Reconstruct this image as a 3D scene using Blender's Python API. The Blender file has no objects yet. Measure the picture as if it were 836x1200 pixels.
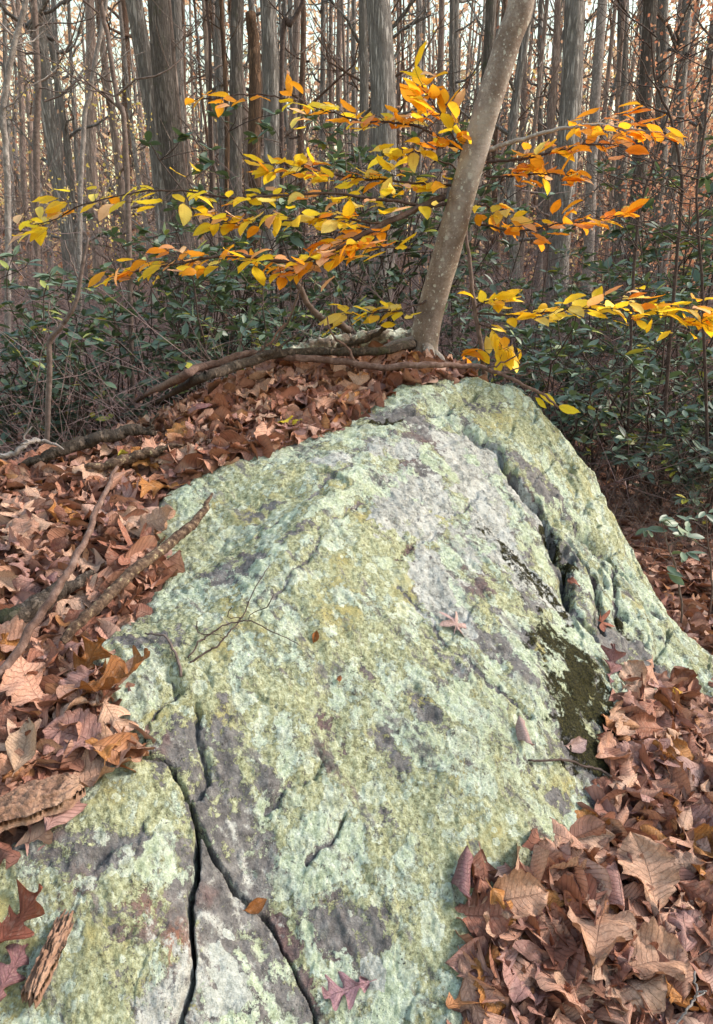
import bpy, math, random
import numpy as np
from mathutils import Vector, Matrix

R = math.radians
PITCH, FPX, CAMZ = R(18.6), 800.0, 1.5
SUN_AZ, SUN_EL = R(82), R(35)        # azimuth measured from +Y (view direction) towards +X

# ------------------------------------------------------------------ camera, sky, sun, exposure
scene = bpy.context.scene
COL = scene.collection
cam = bpy.data.objects.new('camera', bpy.data.cameras.new('camera'))
COL.objects.link(cam)
cam.location = (0, 0, CAMZ)
cam.rotation_euler = (R(90) - PITCH, 0, 0)
cam.data.sensor_fit = 'VERTICAL'
cam.data.sensor_height = 36
cam.data.lens = 36 * FPX / 1200
cam.data.clip_start = 0.02
cam.data.clip_end = 1000
scene.camera = cam

world = bpy.data.worlds.new('World')
scene.world = world
world.use_nodes = True
wn = world.node_tree
wn.nodes.clear()
wo = wn.nodes.new('ShaderNodeOutputWorld')
wb = wn.nodes.new('ShaderNodeBackground')
sky = wn.nodes.new('ShaderNodeTexSky')
sky.sky_type = 'NISHITA'
sky.sun_disc = False
sky.sun_elevation = SUN_EL
sky.sun_rotation = SUN_AZ
sky.air_density = 2.4
sky.dust_density = 1.6
sky.ozone_density = 0.6
wb.inputs['Strength'].default_value = 0.15
wn.links.new(sky.outputs[0], wb.inputs[0])
wn.links.new(wb.outputs[0], wo.inputs[0])

sun_dir = Vector((math.sin(SUN_AZ) * math.cos(SUN_EL), math.cos(SUN_AZ) * math.cos(SUN_EL), math.sin(SUN_EL)))
sl = bpy.data.lights.new('sun', 'SUN')
sl.energy = 2.2
sl.angle = R(12)
sl.color = (1.0, 0.92, 0.83)
sun = bpy.data.objects.new('sun', sl)
sun.rotation_euler = (-sun_dir).to_track_quat('-Z', 'Y').to_euler()
sun.location = sun_dir * 30
COL.objects.link(sun)

vs = scene.view_settings
vs.view_transform = 'Standard'
vs.look = 'None'
vs.exposure = 1.05
vs.gamma = 1.0
vs.use_curve_mapping = False
scene.cycles.max_bounces = 6
scene.cycles.diffuse_bounces = 3
scene.cycles.glossy_bounces = 2
scene.cycles.transmission_bounces = 3
scene.cycles.use_denoising = True

rng = np.random.default_rng(7)

# ------------------------------------------------------------------ small maths helpers
CP, SP = math.cos(PITCH), math.sin(PITCH)

def ray(px, py):
    u, v = (px - 418) / FPX, -(py - 600) / FPX
    return np.array([u, CP + SP * v, -SP + CP * v])

def at(px, py, Y):
    """point on the ray of a photograph pixel at horizontal distance Y"""
    d = ray(px, py)
    return np.array([0, 0, CAMZ]) + d * (Y / d[1])

def _hash(ix, iy, seed):
    h = (ix.astype(np.int64) * 374761393 + iy.astype(np.int64) * 668265263 + seed * 974634777) & 0x7fffffff
    h = ((h ^ (h >> 13)) * 1274126177) & 0x7fffffff
    return ((h ^ (h >> 16)) & 0xffff) / 65535.0

def vnoise(x, y, seed=0):
    x, y = np.asarray(x, float), np.asarray(y, float)
    ix, iy = np.floor(x), np.floor(y)
    fx, fy = x - ix, y - iy
    fx = fx * fx * fx * (fx * (fx * 6 - 15) + 10)
    fy = fy * fy * fy * (fy * (fy * 6 - 15) + 10)
    a, b = _hash(ix, iy, seed), _hash(ix + 1, iy, seed)
    c, d = _hash(ix, iy + 1, seed), _hash(ix + 1, iy + 1, seed)
    return (a * (1 - fx) + b * fx) * (1 - fy) + (c * (1 - fx) + d * fx) * fy * 1.0

def fbm(x, y, seed=0, octs=4, gain=.5):
    s, a, tot = 0.0, 1.0, 0.0
    for o in range(octs):
        s = s + a * (vnoise(x * 2 ** o + 17.3 * o, y * 2 ** o - 9.1 * o, seed + o) - .5)
        tot += a
        a *= gain
    return s / tot * 2

def sstep(a, b, x):
    t = np.clip((np.asarray(x, float) - a) / (b - a), 0, 1)
    return t * t * (3 - 2 * t)

def pdist(x, y, line):
    """distance to a polyline in plan, with the signed side of the nearest segment (+ = left of travel)"""
    best = np.full(np.shape(x), 1e9)
    side = np.zeros(np.shape(x))
    for (ax, ay), (bx, by) in zip(line[:-1], line[1:]):
        dx, dy = bx - ax, by - ay
        t = np.clip(((x - ax) * dx + (y - ay) * dy) / (dx * dx + dy * dy + 1e-12), 0, 1)
        d = np.hypot(x - ax - t * dx, y - ay - t * dy)
        cr = dx * (y - ay) - dy * (x - ax)
        m = d < best - 1e-9
        best = np.where(m, d, best)
        side = np.where(m, np.sign(cr), side)
    return best, side

def inpoly(x, y, poly):
    c = np.zeros(np.shape(x), bool)
    n = len(poly)
    for i in range(n):
        x1, y1 = poly[i]
        x2, y2 = poly[(i + 1) % n]
        if y1 == y2:
            continue
        c ^= ((y1 > y) != (y2 > y)) & (x < (x2 - x1) * (y - y1) / (y2 - y1) + x1)
    return c

# ------------------------------------------------------------------ mesh and object helpers
def make_mesh(name, V, quads=None, tris=None, smooth=True, attrs=None, uv=None):
    me = bpy.data.meshes.new(name)
    V = np.asarray(V, np.float32)
    parts, sizes = [], []
    for F, k in ((quads, 4), (tris, 3)):
        if F is not None and len(F):
            F = np.asarray(F, np.int32)
            parts.append(F.ravel())
            sizes.append(np.full(len(F), k, np.int32))
    L = np.concatenate(parts)
    S = np.concatenate(sizes)
    me.vertices.add(len(V))
    me.vertices.foreach_set('co', V.ravel())
    me.loops.add(len(L))
    me.loops.foreach_set('vertex_index', L)
    me.polygons.add(len(S))
    st = np.zeros(len(S), np.int32)
    st[1:] = np.cumsum(S)[:-1]
    me.polygons.foreach_set('loop_start', st)
    if smooth:
        me.polygons.foreach_set('use_smooth', np.ones(len(S), bool))
    if uv is not None:
        ul = me.uv_layers.new(name='UVMap')
        ul.data.foreach_set('uv', np.asarray(uv, np.float32)[L].ravel())
    for k, a in (attrs or {}).items():
        at_ = me.attributes.new(k, 'FLOAT', 'POINT')
        at_.data.foreach_set('value', np.asarray(a, np.float32))
    me.update(calc_edges=True)
    return me

def link(name, data, mat=None, parent=None, loc=None):
    o = bpy.data.objects.new(name, data)
    COL.objects.link(o)
    if mat is not None and data is not None and not data.materials:
        data.materials.append(mat)
    if parent is not None:
        o.parent = parent
    if loc is not None:
        o.location = loc
    return o

def tag(o, label=None, cat=None, group=None, kind=None):
    if label: o['label'] = label
    if cat: o['category'] = cat
    if group: o['group'] = group
    if kind: o['kind'] = kind
    return o

class MB:
    """collects tubes and other pieces of one mesh"""
    def __init__(s):
        s.V, s.Q, s.T, s.n = [], [], [], 0
    def add(s, V, Q=None, T=None):
        s.V.append(np.asarray(V, float))
        if Q is not None and len(Q): s.Q.append(np.asarray(Q) + s.n)
        if T is not None and len(T): s.T.append(np.asarray(T) + s.n)
        s.n += len(V)
    def tube(s, P, rad, k=6, seed=None, rough=0.0, freq=3.0, caps=True):
        P = np.asarray(P, float)
        n = len(P)
        rad = np.broadcast_to(np.asarray(rad, float), (n,))
        T = np.gradient(P, axis=0)
        T /= np.linalg.norm(T, axis=1)[:, None] + 1e-12
        a = np.array([0, 0, 1.0]) if abs(T[0, 2]) < .8 else np.array([1.0, 0, 0])
        N = np.cross(T[0], a); N /= np.linalg.norm(N)
        th = np.arange(k) / k * 2 * math.pi
        out = np.empty((n, k, 3))
        for i in range(n):
            N = N - T[i] * N.dot(T[i]); N /= np.linalg.norm(N) + 1e-12
            B = np.cross(T[i], N)
            out[i] = P[i] + rad[i] * (np.cos(th)[:, None] * N + np.sin(th)[:, None] * B)
        if rough and seed is not None:
            ii, kk = np.meshgrid(np.arange(n), np.arange(k), indexing='ij')
            nz = fbm(ii * freq / 10., np.cos(th)[kk] * freq / 2 + 5, seed) + fbm(ii * freq / 10., np.sin(th)[kk] * freq / 2 + 5, seed + 5)
            out += (out - P[:, None, :]) * (nz * rough)[:, :, None]
        i, j = np.meshgrid(np.arange(n - 1), np.arange(k), indexing='ij')
        a0 = i * k + j; b0 = i * k + (j + 1) % k
        Q = np.stack([a0, b0, b0 + k, a0 + k], -1).reshape(-1, 4)
        V = out.reshape(-1, 3)
        Tt = None
        if caps:
            V = np.vstack([V, P[0], P[-1]])
            c0, c1 = n * k, n * k + 1
            Tt = [[c0, (j + 1) % k, j] for j in range(k)] + [[c1, (n - 1) * k + j, (n - 1) * k + (j + 1) % k] for j in range(k)]
        s.add(V, Q, Tt)
    def tubes(s, P, rad, k=3):
        """many thin tubes at once: P (N, n, 3), rad (N, n)"""
        P = np.asarray(P, float); N, n, _ = P.shape
        T = np.gradient(P, axis=1); T /= np.linalg.norm(T, axis=2, keepdims=True) + 1e-12
        A_ = np.cross(T, np.array([.31, .87, .12])); A_ /= np.linalg.norm(A_, axis=2, keepdims=True) + 1e-9
        B_ = np.cross(T, A_)
        th = np.arange(k) / k * 2 * math.pi
        V = P[:, :, None, :] + rad[:, :, None, None] * (np.cos(th)[None, None, :, None] * A_[:, :, None, :] + np.sin(th)[None, None, :, None] * B_[:, :, None, :])
        i, j = np.meshgrid(np.arange(n - 1), np.arange(k), indexing='ij')
        a0 = i * k + j; b0 = i * k + (j + 1) % k
        Q = np.stack([a0, b0, b0 + k, a0 + k], -1).reshape(-1, 4)
        s.add(V.reshape(-1, 3), (Q[None] + (np.arange(N) * n * k)[:, None, None]).reshape(-1, 4))
    def mesh(s, name, off=None, **kw):
        V = np.vstack(s.V)
        if off is not None: V = V - np.asarray(off)
        return make_mesh(name, V, np.vstack(s.Q) if s.Q else None, np.vstack(s.T) if s.T else None, **kw)

def curve(P, n, jitter=0.0, seed=0):
    """resample control points as a smooth Catmull-Rom curve, with optional wobble"""
    P = np.asarray(P, float)
    Pp = np.vstack([2 * P[0] - P[1], P, 2 * P[-1] - P[-2]])
    t = np.linspace(0, len(P) - 1 - 1e-9, n)
    i = t.astype(int); f = (t - i)[:, None]
    p0, p1, p2, p3 = Pp[i], Pp[i + 1], Pp[i + 2], Pp[i + 3]
    C = .5 * ((2 * p1) + (p2 - p0) * f + (2 * p0 - 5 * p1 + 4 * p2 - p3) * f ** 2 + (3 * p1 - p0 - 3 * p2 + p3) * f ** 3)
    if jitter:
        r = np.random.default_rng(seed)
        w = np.cumsum(r.normal(0, 1, C.shape), axis=0)
        w -= np.linspace(0, 1, n)[:, None] * w[-1]
        C = C + w * jitter / math.sqrt(n)
    return C

# ------------------------------------------------------------------ node helper
class NT:
    def __init__(s, name):
        s.m = bpy.data.materials.new(name)
        s.m.use_nodes = True
        s.t = s.m.node_tree
        s.t.nodes.clear()
        s.out = s.new('ShaderNodeOutputMaterial')
        s.tc = s.new('ShaderNodeTexCoord')
    def new(s, k): return s.t.nodes.new(k)
    def put(s, sock, v):
        if isinstance(v, bpy.types.NodeSocket): s.t.links.new(v, sock)
        elif v is not None:
            if sock.type == 'RGBA' and len(v) == 3: v = (*v, 1)
            sock.default_value = v
    def vec(s, scale=(1, 1, 1), src=None, loc=(0, 0, 0)):
        n = s.new('ShaderNodeMapping')
        s.put(n.inputs[0], src if src is not None else s.tc.outputs['Object'])
        n.inputs['Scale'].default_value = scale
        n.inputs['Location'].default_value = loc
        return n.outputs[0]
    def noise(s, scale, detail=4, rough=.55, dist=0, vec=None, col=False):
        n = s.new('ShaderNodeTexNoise')
        s.put(n.inputs['Vector'], vec if vec is not None else s.tc.outputs['Object'])
        n.inputs['Scale'].default_value = scale
        n.inputs['Detail'].default_value = detail
        n.inputs['Roughness'].default_value = rough
        n.inputs['Distortion'].default_value = dist
        return n.outputs['Color' if col else 'Fac']
    def voro(s, scale, vec=None, feat='F1', rnd=1.0, out='Distance'):
        n = s.new('ShaderNodeTexVoronoi')
        n.feature = feat
        s.put(n.inputs['Vector'], vec if vec is not None else s.tc.outputs['Object'])
        n.inputs['Scale'].default_value = scale
        n.inputs['Randomness'].default_value = rnd
        return n.outputs[out]
    def math(s, op, a, b=None, clamp=False):
        n = s.new('ShaderNodeMath'); n.operation = op; n.use_clamp = clamp
        s.put(n.inputs[0], a)
        if b is not None: s.put(n.inputs[1], b)
        return n.outputs[0]
    def mr(s, v, a, b, c=0.0, d=1.0):
        n = s.new('ShaderNodeMapRange'); n.interpolation_type = 'SMOOTHSTEP'
        s.put(n.inputs[0], v)
        for i, q in enumerate((a, b, c, d)): n.inputs[i + 1].default_value = q
        return n.outputs[0]
    def mix(s, f, a, b, mode='MIX'):
        n = s.new('ShaderNodeMix'); n.data_type = 'RGBA'; n.blend_type = mode
        s.put(n.inputs[0], f); s.put(n.inputs[6], a); s.put(n.inputs[7], b)
        return n.outputs[2]
    def ramp(s, f, stops):
        n = s.new('ShaderNodeValToRGB')
        s.put(n.inputs[0], f)
        e = n.color_ramp.elements
        while len(e) < len(stops): e.new(.5)
        for q, (p, c) in zip(e, stops):
            q.position = p; q.color = (*c, 1)
        return n.outputs[0]
    def attr(s, name):
        n = s.new('ShaderNodeAttribute'); n.attribute_name = name
        return n.outputs['Fac']
    def objrand(s):
        return s.new('ShaderNodeObjectInfo').outputs['Random']
    def bump(s, h, dist, strength=1.0, prev=None):
        n = s.new('ShaderNodeBump')
        n.inputs['Strength'].default_value = strength
        n.inputs['Distance'].default_value = dist
        s.put(n.inputs['Height'], h)
        if prev is not None: s.put(n.inputs['Normal'], prev)
        return n.outputs[0]
    def pbr(s, col, rough=.8, nrm=None, spec=.3, translucent=None, tfac=.4):
        p = s.new('ShaderNodeBsdfPrincipled')
        s.put(p.inputs['Base Color'], col)
        s.put(p.inputs['Roughness'], rough)
        p.inputs['Specular IOR Level'].default_value = spec
        if nrm is not None: s.put(p.inputs['Normal'], nrm)
        o = p.outputs[0]
        if translucent is not None:
            tr = s.new('ShaderNodeBsdfTranslucent')
            s.put(tr.inputs[0], translucent)
            if nrm is not None: s.put(tr.inputs['Normal'], nrm)
            mx = s.new('ShaderNodeMixShader')
            mx.inputs[0].default_value = tfac
            s.t.links.new(o, mx.inputs[1]); s.t.links.new(tr.outputs[0], mx.inputs[2])
            o = mx.outputs[0]
        s.t.links.new(o, s.out.inputs[0])
        return s.m


# ------------------------------------------------------------------ materials
def rock_material():
    s = NT('lichened_rock')
    warp = s.noise(9, 5, .6, col=True)
    wv = s.new('ShaderNodeVectorMath'); wv.operation = 'MULTIPLY_ADD'
    s.put(wv.inputs[0], warp); wv.inputs[1].default_value = (.05,) * 3; s.put(wv.inputs[2], s.tc.outputs['Object'])
    P = wv.outputs[0]
    big = s.noise(2.6, 4, .55)
    mid = s.noise(13, 8, .68, vec=P)
    mid2 = s.noise(24, 8, .72, vec=s.vec((1, 1, 1), P, (5.3, 1.7, 2.2)))
    fine = s.noise(110, 5, .7)
    grain = s.noise(330, 3, .6)
    streak = s.noise(6.5, 7, .62, vec=s.vec((1.5, .8, 1.1), P, (2, 7, 1)))
    dark, grey, moss = s.attr('dark'), s.attr('grey'), s.attr('moss')
    yel, disc, rust = s.attr('yellow'), s.attr('disc'), s.attr('rust')
    # bare stone: grey with purple-brown mottling
    stone = s.ramp(s.noise(40, 7, .7), [(.25, (.045, .041, .044)), (.46, (.14, .13, .133)), (.6, (.23, .217, .217)), (.8, (.40, .385, .38))])
    stone = s.mix(s.mr(s.noise(4, 4, .6, vec=P), .56, .68), stone, s.mix(s.mr(fine, .35, .65), (.09, .055, .06), (.2, .13, .125)))
    stone = s.mix(s.math('MULTIPLY', rust, s.mr(mid2, .36, .55)), stone, (.28, .11, .065))
    pale = s.ramp(s.noise(55, 8, .75), [(.3, (.2, .195, .185)), (.5, (.47, .472, .452)), (.75, (.66, .66, .64))])
    gm = s.mr(s.math('ADD', s.math('MULTIPLY', grey, .55), s.math('MULTIPLY', mid2, .75)), .60, .70)
    col = s.mix(gm, stone, pale)
    # olive / yellow-green crust
    crust = s.ramp(s.noise(95, 6, .75), [(.31, (.065, .062, .038)), (.43, (.25, .255, .145)), (.54, (.41, .425, .275)), (.70, (.62, .64, .49))])
    crust = s.mix(s.mr(s.noise(7, 5, .6, vec=P), .53, .70), crust, s.mix(fine, (.30, .255, .10), (.45, .41, .20)))
    cm = s.math('ADD', s.math('MULTIPLY', mid, .8), s.math('MULTIPLY', big, .25))
    cm = s.math('ADD', cm, s.math('MULTIPLY', yel, .16))
    spk = s.mr(s.noise(46, 6, .75, vec=P), .36, .62)
    cm = s.math('SUBTRACT', cm, s.math('MULTIPLY', dark, s.math('ADD', .06, s.math('MULTIPLY', spk, .26))))
    cm = s.math('SUBTRACT', cm, s.math('MULTIPLY', grey, .16))
    cm = s.math('ADD', cm, s.math('MULTIPLY', s.math('SUBTRACT', grain, .5), .14))
    crm = s.mr(cm, .44, .485)
    col = s.mix(crm, col, crust)
    # mint foliose lichen in rosettes with paler rims
    mint = s.ramp(s.noise(75, 6, .72), [(.27, (.13, .15, .10)), (.42, (.42, .49, .345)), (.55, (.60, .675, .525)), (.70, (.82, .87, .79))])
    lm = s.math('ADD', s.math('MULTIPLY', mid2, .36), s.math('MULTIPLY', streak, .68))
    vr = s.voro(30, P)
    lm = s.math('ADD', lm, s.math('MULTIPLY', s.math('SUBTRACT', .45, vr), .10))
    lm = s.math('SUBTRACT', lm, s.math('MULTIPLY', dark, s.math('ADD', .05, s.math('MULTIPLY', spk, .22))))
    lm = s.math('SUBTRACT', lm, s.math('MULTIPLY', grey, .03))
    lm = s.math('SUBTRACT', lm, s.math('MULTIPLY', yel, .07))
    lm = s.math('ADD', lm, s.math('MULTIPLY', s.math('SUBTRACT', fine, .5), .16))
    lmm = s.mr(lm, .465, .515)
    rim = s.math('MULTIPLY', s.mr(lm, .46, .49), s.mr(lm, .56, .50))
    mint = s.mix(s.math('MULTIPLY', rim, .55), mint, (.68, .76, .69))
    mint = s.mix(s.mr(s.noise(5.5, 3, .5, vec=s.vec((1, 1, 1), P, (9, 3, 4))), .48, .66), mint, s.mix(.4, mint, (.46, .47, .25)))
    col = s.mix(lmm, col, mint)
    # distinct rosettes: lobed discs with a pale rim and a duller middle
    for sc_, lo_, rad_, of_ in ((10.5, .62, .40, (3.1, 8.2, 1.4)), (21, .66, .40, (7.7, 2.3, 5.1)), (43, .70, .38, (1.2, 4.4, 9.3))):
        wv2 = s.new('ShaderNodeVectorMath'); wv2.operation = 'MULTIPLY_ADD'
        s.put(wv2.inputs[0], s.noise(sc_ * 4.2, 5, .7, col=True)); wv2.inputs[1].default_value = (.62 / sc_,) * 3
        s.put(wv2.inputs[2], s.vec((1, 1, 1), None, of_))
        dd_ = s.voro(sc_, wv2.outputs[0], rnd=.9)
        rc_ = s.new('ShaderNodeSeparateColor'); s.put(rc_.inputs[0], s.voro(sc_, wv2.outputs[0], out='Color', rnd=.9))
        on_ = s.mr(rc_.outputs[0], lo_, lo_ + .02)
        e_ = s.math('ADD', dd_, s.math('MULTIPLY', rc_.outputs[1], .12))
        ins = s.math('MULTIPLY', s.mr(e_, rad_ + .012, rad_ - .012), on_)
        ins = s.math('MULTIPLY', ins, s.mr(s.math('ADD', s.math('MULTIPLY', dark, .8), s.math('MULTIPLY', grey, .75)), .75, .35))
        ring_ = s.mr(e_, rad_ * .45, rad_)
        body_ = s.mix(s.mr(s.noise(95, 5, .7), .3, .7), (.34, .37, .25), (.60, .64, .50))
        tip_ = s.mix(s.mr(fine, .3, .65), (.48, .56, .46), (.78, .84, .77))
        col = s.mix(s.math('MULTIPLY', ins, .6), col, s.mix(ring_, body_, tip_))
    # black specks and pits between the lobes
    pit = s.math('MULTIPLY', s.mr(s.noise(115, 5, .8), .43, .36), s.mr(s.noise(11, 5, .65), .40, .58))
    col = s.mix(pit, col, (.035, .03, .03))
    sm_ = s.new('ShaderNodeMapping'); sm_.vector_type = 'TEXTURE'
    s.put(sm_.inputs[0], P); sm_.inputs['Rotation'].default_value = (0, 0, R(-51)); sm_.inputs['Scale'].default_value = (4.5, 1, 2)
    band = s.noise(17, 7, .7, vec=sm_.outputs[0])
    bandm = s.math('MULTIPLY', s.mr(band, .56, .61), s.mr(s.noise(34, 6, .75), .40, .56))
    col = s.mix(s.math('MULTIPLY', bandm, .9), col, stone)
    fleck = s.math('MULTIPLY', s.mr(s.noise(58, 6, .82), .42, .385), s.mr(s.noise(6, 4, .6, vec=P), .44, .56))
    col = s.mix(s.math('MULTIPLY', fleck, .85), col, s.mix(.5, stone, (.05, .042, .045)))
    # bare pale stone where the lichen has come away
    bare = s.mr(s.math('ADD', s.math('MULTIPLY', grey, .62), s.math('ADD', s.math('MULTIPLY', mid2, .45), s.math('MULTIPLY', mid, .3))), .80, .86)
    col = s.mix(bare, col, s.mix(s.mr(s.noise(48, 7, .75), .36, .44), (.13, .12, .125), pale))
    # pale crust discs
    col = s.mix(s.mr(s.math('ADD', disc, s.math('MULTIPLY', s.math('SUBTRACT', mid2, .5), .5)), .48, .54), col, s.mix(s.mr(fine, .3, .7), (.34, .36, .34), (.58, .6, .58)))
    # moss
    mn = s.noise(30, 7, .75)
    mm = s.mr(s.math('ADD', s.math('MULTIPLY', moss, .42), s.math('ADD', s.math('MULTIPLY', mn, .85), s.math('MULTIPLY', mid2, .5))), .93, 1.0)
    mosscol = s.ramp(s.noise(200, 4, .7), [(.34, (.010, .009, .006)), (.52, (.04, .036, .012)), (.72, (.13, .115, .03))])
    col = s.mix(mm, col, mosscol)
    h = s.math('ADD', s.math('MULTIPLY', lmm, s.math('ADD', .35, s.math('MULTIPLY', fine, .9))), s.math('MULTIPLY', crm, .22))
    h = s.math('ADD', h, s.math('MULTIPLY', fine, .55))
    h = s.math('ADD', h, s.math('MULTIPLY', s.noise(38, 7, .7), .9))
    h = s.math('ADD', h, s.math('MULTIPLY', mm, s.math('MULTIPLY', s.noise(220, 3, .7), 1.6)))
    n = s.bump(h, .008, 1.0)
    n = s.bump(s.noise(240, 4, .7), .005, .9, n)
    return s.pbr(col, .88, n, .25)

LITTER = [(0, (0.194, 0.075, 0.053)), (.16, (0.502, 0.249, 0.171)), (.30, (0.331, 0.139, 0.097)), (.44, (0.593, 0.336, 0.242)), (.57, (0.422, 0.215, 0.177)),
          (.68, (0.239, 0.093, 0.065)), (.78, (0.524, 0.232, 0.088)), (.88, (0.353, 0.191, 0.189)), (1, (0.661, 0.418, 0.319))]

def litter_material(name, src, stops=LITTER, obj=True):
    s = NT(name)
    base = s.new('ShaderNodeObjectInfo').outputs['Color'] if src == 'object' else s.ramp(s.attr('rnd'), stops)
    uvn = s.new('ShaderNodeUVMap')
    sep = s.new('ShaderNodeSeparateXYZ'); s.put(sep.inputs[0], uvn.outputs[0])
    u, v = sep.outputs[0], sep.outputs[1]
    av = s.math('ABSOLUTE', v)
    rib = s.mr(av, .035, .012)
    # side veins rise towards the tip
    ph = s.math('ADD', s.math('SUBTRACT', u, s.math('MULTIPLY', av, .16)), s.math('MULTIPLY', s.noise(9, 2, .5), .07))
    w = s.math('SINE', s.math('MULTIPLY', ph, 84))
    vein = s.math('MULTIPLY', s.mr(w, .72, .98), .55)
    lines = s.math('MAXIMUM', rib, vein)
    off = s.vec((1, 1, 1), None)
    blot = s.noise(32, 5, .65)
    col = s.mix(s.mr(blot, .35, .7), s.mix(.38, base, (.08, .035, .02)), base)
    col = s.mix(s.math('MULTIPLY', s.mr(s.noise(14, 3, .5), .52, .68), .35), col, s.mix(.5, base, (.62, .47, .38)))
    col = s.mix(s.math('MULTIPLY', lines, .4), col, s.mix(.55, base, (.10, .035, .025)))
    col = s.mix(s.math('MULTIPLY', s.mr(av, .82, 1.0), s.mr(s.noise(40, 3, .6), .42, .58)), col, s.mix(.6, base, (.07, .03, .02)))
    col = s.mix(s.mr(s.noise(70, 4, .7), .64, .70), col, (.06, .03, .022))
    h = s.math('SUBTRACT', s.math('MULTIPLY', s.noise(120, 3, .6), .4), s.math('MULTIPLY', lines, 1.0))
    n = s.bump(h, .0035, .9)
    return s.pbr(col, .55, n, .3, s.mix(.35, col, (.6, .22, .06)), .10)

def beech_leaf_material(src='object'):
    s = NT('beech_leaf')
    if src == 'object': hue = s.new('ShaderNodeObjectInfo').outputs['Color']
    else:
        an = s.new('ShaderNodeAttribute'); an.attribute_name = 'tint'; hue = an.outputs['Color']
    uvn = s.new('ShaderNodeUVMap')
    sep = s.new('ShaderNodeSeparateXYZ'); s.put(sep.inputs[0], uvn.outputs[0])
    u, v = sep.outputs[0], sep.outputs[1]
    av = s.math('ABSOLUTE', v)
    rib = s.mr(av, .05, .015)
    w = s.math('SINE', s.math('MULTIPLY', s.math('SUBTRACT', u, s.math('MULTIPLY', av, .14)), 60))
    lines = s.math('MAXIMUM', rib, s.math('MULTIPLY', s.mr(w, .8, 1.0), .6))
    col = s.mix(s.math('MULTIPLY', s.mr(s.noise(42, 4, .65), .52, .72), .5), hue, s.mix(.55, hue, (.45, .12, .02)))
    col = s.mix(s.math('MULTIPLY', s.mr(av, .75, 1.05), s.mr(s.noise(60, 2), .4, .6)), col, (.35, .12, .02))
    col = s.mix(s.math('MULTIPLY', lines, .4), col, s.mix(.5, col, (.30, .12, .01)))
    tr = s.mix(.22, col, (1.0, .62, .05))
    return s.pbr(col, .45, s.bump(lines, .0008, .6), .3, tr, .62)

def bark_material(name, c0, c1, c2, scale=26, stretch=.14, depth=.02, spots=None, band=False, moss=0.0):
    s = NT(name)
    r = s.objrand()
    loc = s.new('ShaderNodeCombineXYZ')
    for i in range(3): s.put(loc.inputs[i], s.math('MULTIPLY', r, 31.0 + 7 * i))
    add = s.new('ShaderNodeVectorMath'); add.operation = 'ADD'
    s.put(add.inputs[0], s.tc.outputs['Object']); s.put(add.inputs[1], loc.outputs[0])
    v = s.vec((1, 1, stretch), add.outputs[0])
    n1 = s.noise(scale, 6, .65, .4, v)
    ridge = s.math('ABSOLUTE', s.math('SUBTRACT', n1, .5))
    ridge = s.mr(ridge, .0, .11)
    big = s.noise(1.6, 3, .6, vec=add.outputs[0])
    col = s.ramp(s.noise(scale * 1.7, 6, .7, vec=v), [(.28, c0), (.5, c1), (.74, c2)])
    col = s.mix(ridge, s.mix(.55, col, (.05, .04, .038)), col)
    col = s.mix(s.mr(big, .4, .65), s.mix(.35, col, c0), col)
    if moss:
        col = s.mix(s.math('MULTIPLY', s.mr(s.noise(5, 6, .7, vec=add.outputs[0]), .55, .68), moss), col, (.075, .095, .035))
    nrm = s.bump(ridge, depth, .9)
    nrm = s.bump(s.noise(scale * 4, 4, .7, vec=add.outputs[0]), depth * .25, .7, nrm)
    return s.pbr(col, .9, nrm, .15)

def beech_bark_material():
    s = NT('beech_bark')
    v = s.vec((1, 1, .55))
    col = s.ramp(s.noise(11, 7, .68, vec=v), [(.3, (.12, .095, .085)), (.5, (.235, .19, .172)), (.64, (.36, .315, .292)), (.82, (.54, .50, .48))])
    col = s.mix(s.mr(s.noise(120, 4, .7), .44, .6), s.mix(.4, col, (.11, .07, .05)), col)
    big = s.mr(s.noise(3.2, 5, .6), .46, .62)
    col = s.mix(s.math('MULTIPLY', big, .6), col, (.42, .385, .36))
    # round pale crust-lichen spots of several sizes
    for sc, th, amt, lc in ((38, .2, .75, (.0, 0, 0)), (80, .2, .7, (3, 1, 2)), (19, .16, .55, (1, 5, 2))):
        pv = s.vec((1, 1, .8), None, lc)
        wn_ = s.new('ShaderNodeVectorMath'); wn_.operation = 'MULTIPLY_ADD'
        s.put(wn_.inputs[0], s.noise(60, 3, .6, col=True)); wn_.inputs[1].default_value = (.016,) * 3; s.put(wn_.inputs[2], pv)
        d = s.voro(sc, wn_.outputs[0])
        pick = s.mr(s.voro(sc, wn_.outputs[0], out='Color'), .42, .5)
        m = s.math('MULTIPLY', s.mr(d, th + .05, th - .04), pick)
        col = s.mix(s.math('MULTIPLY', m, amt), col, s.mix(s.noise(90, 3), (.42, .42, .39), (.6, .6, .56)))
    dk = s.mr(s.noise(70, 5, .7, vec=s.vec((.4, .4, 3.2))), .62, .7)
    col = s.mix(s.math('MULTIPLY', dk, .6), col, (.06, .042, .035))
    n = s.bump(s.noise(45, 6, .65, vec=s.vec((.6, .6, 1.6))), .006, .7)
    return s.pbr(col, .8, n, .25)

def simple_noise_material(name, stops, scale, rough=.85, depth=.004, vec=None, spec=.2, src=None):
    s = NT(name)
    v = s.vec(vec) if vec else None
    col = s.ramp(s.noise(scale, 7, .68, vec=v), stops)
    n = s.bump(s.noise(scale * 2.2, 5, .7, vec=v), depth, .8)
    return s.pbr(col, rough, n, spec)

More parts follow.
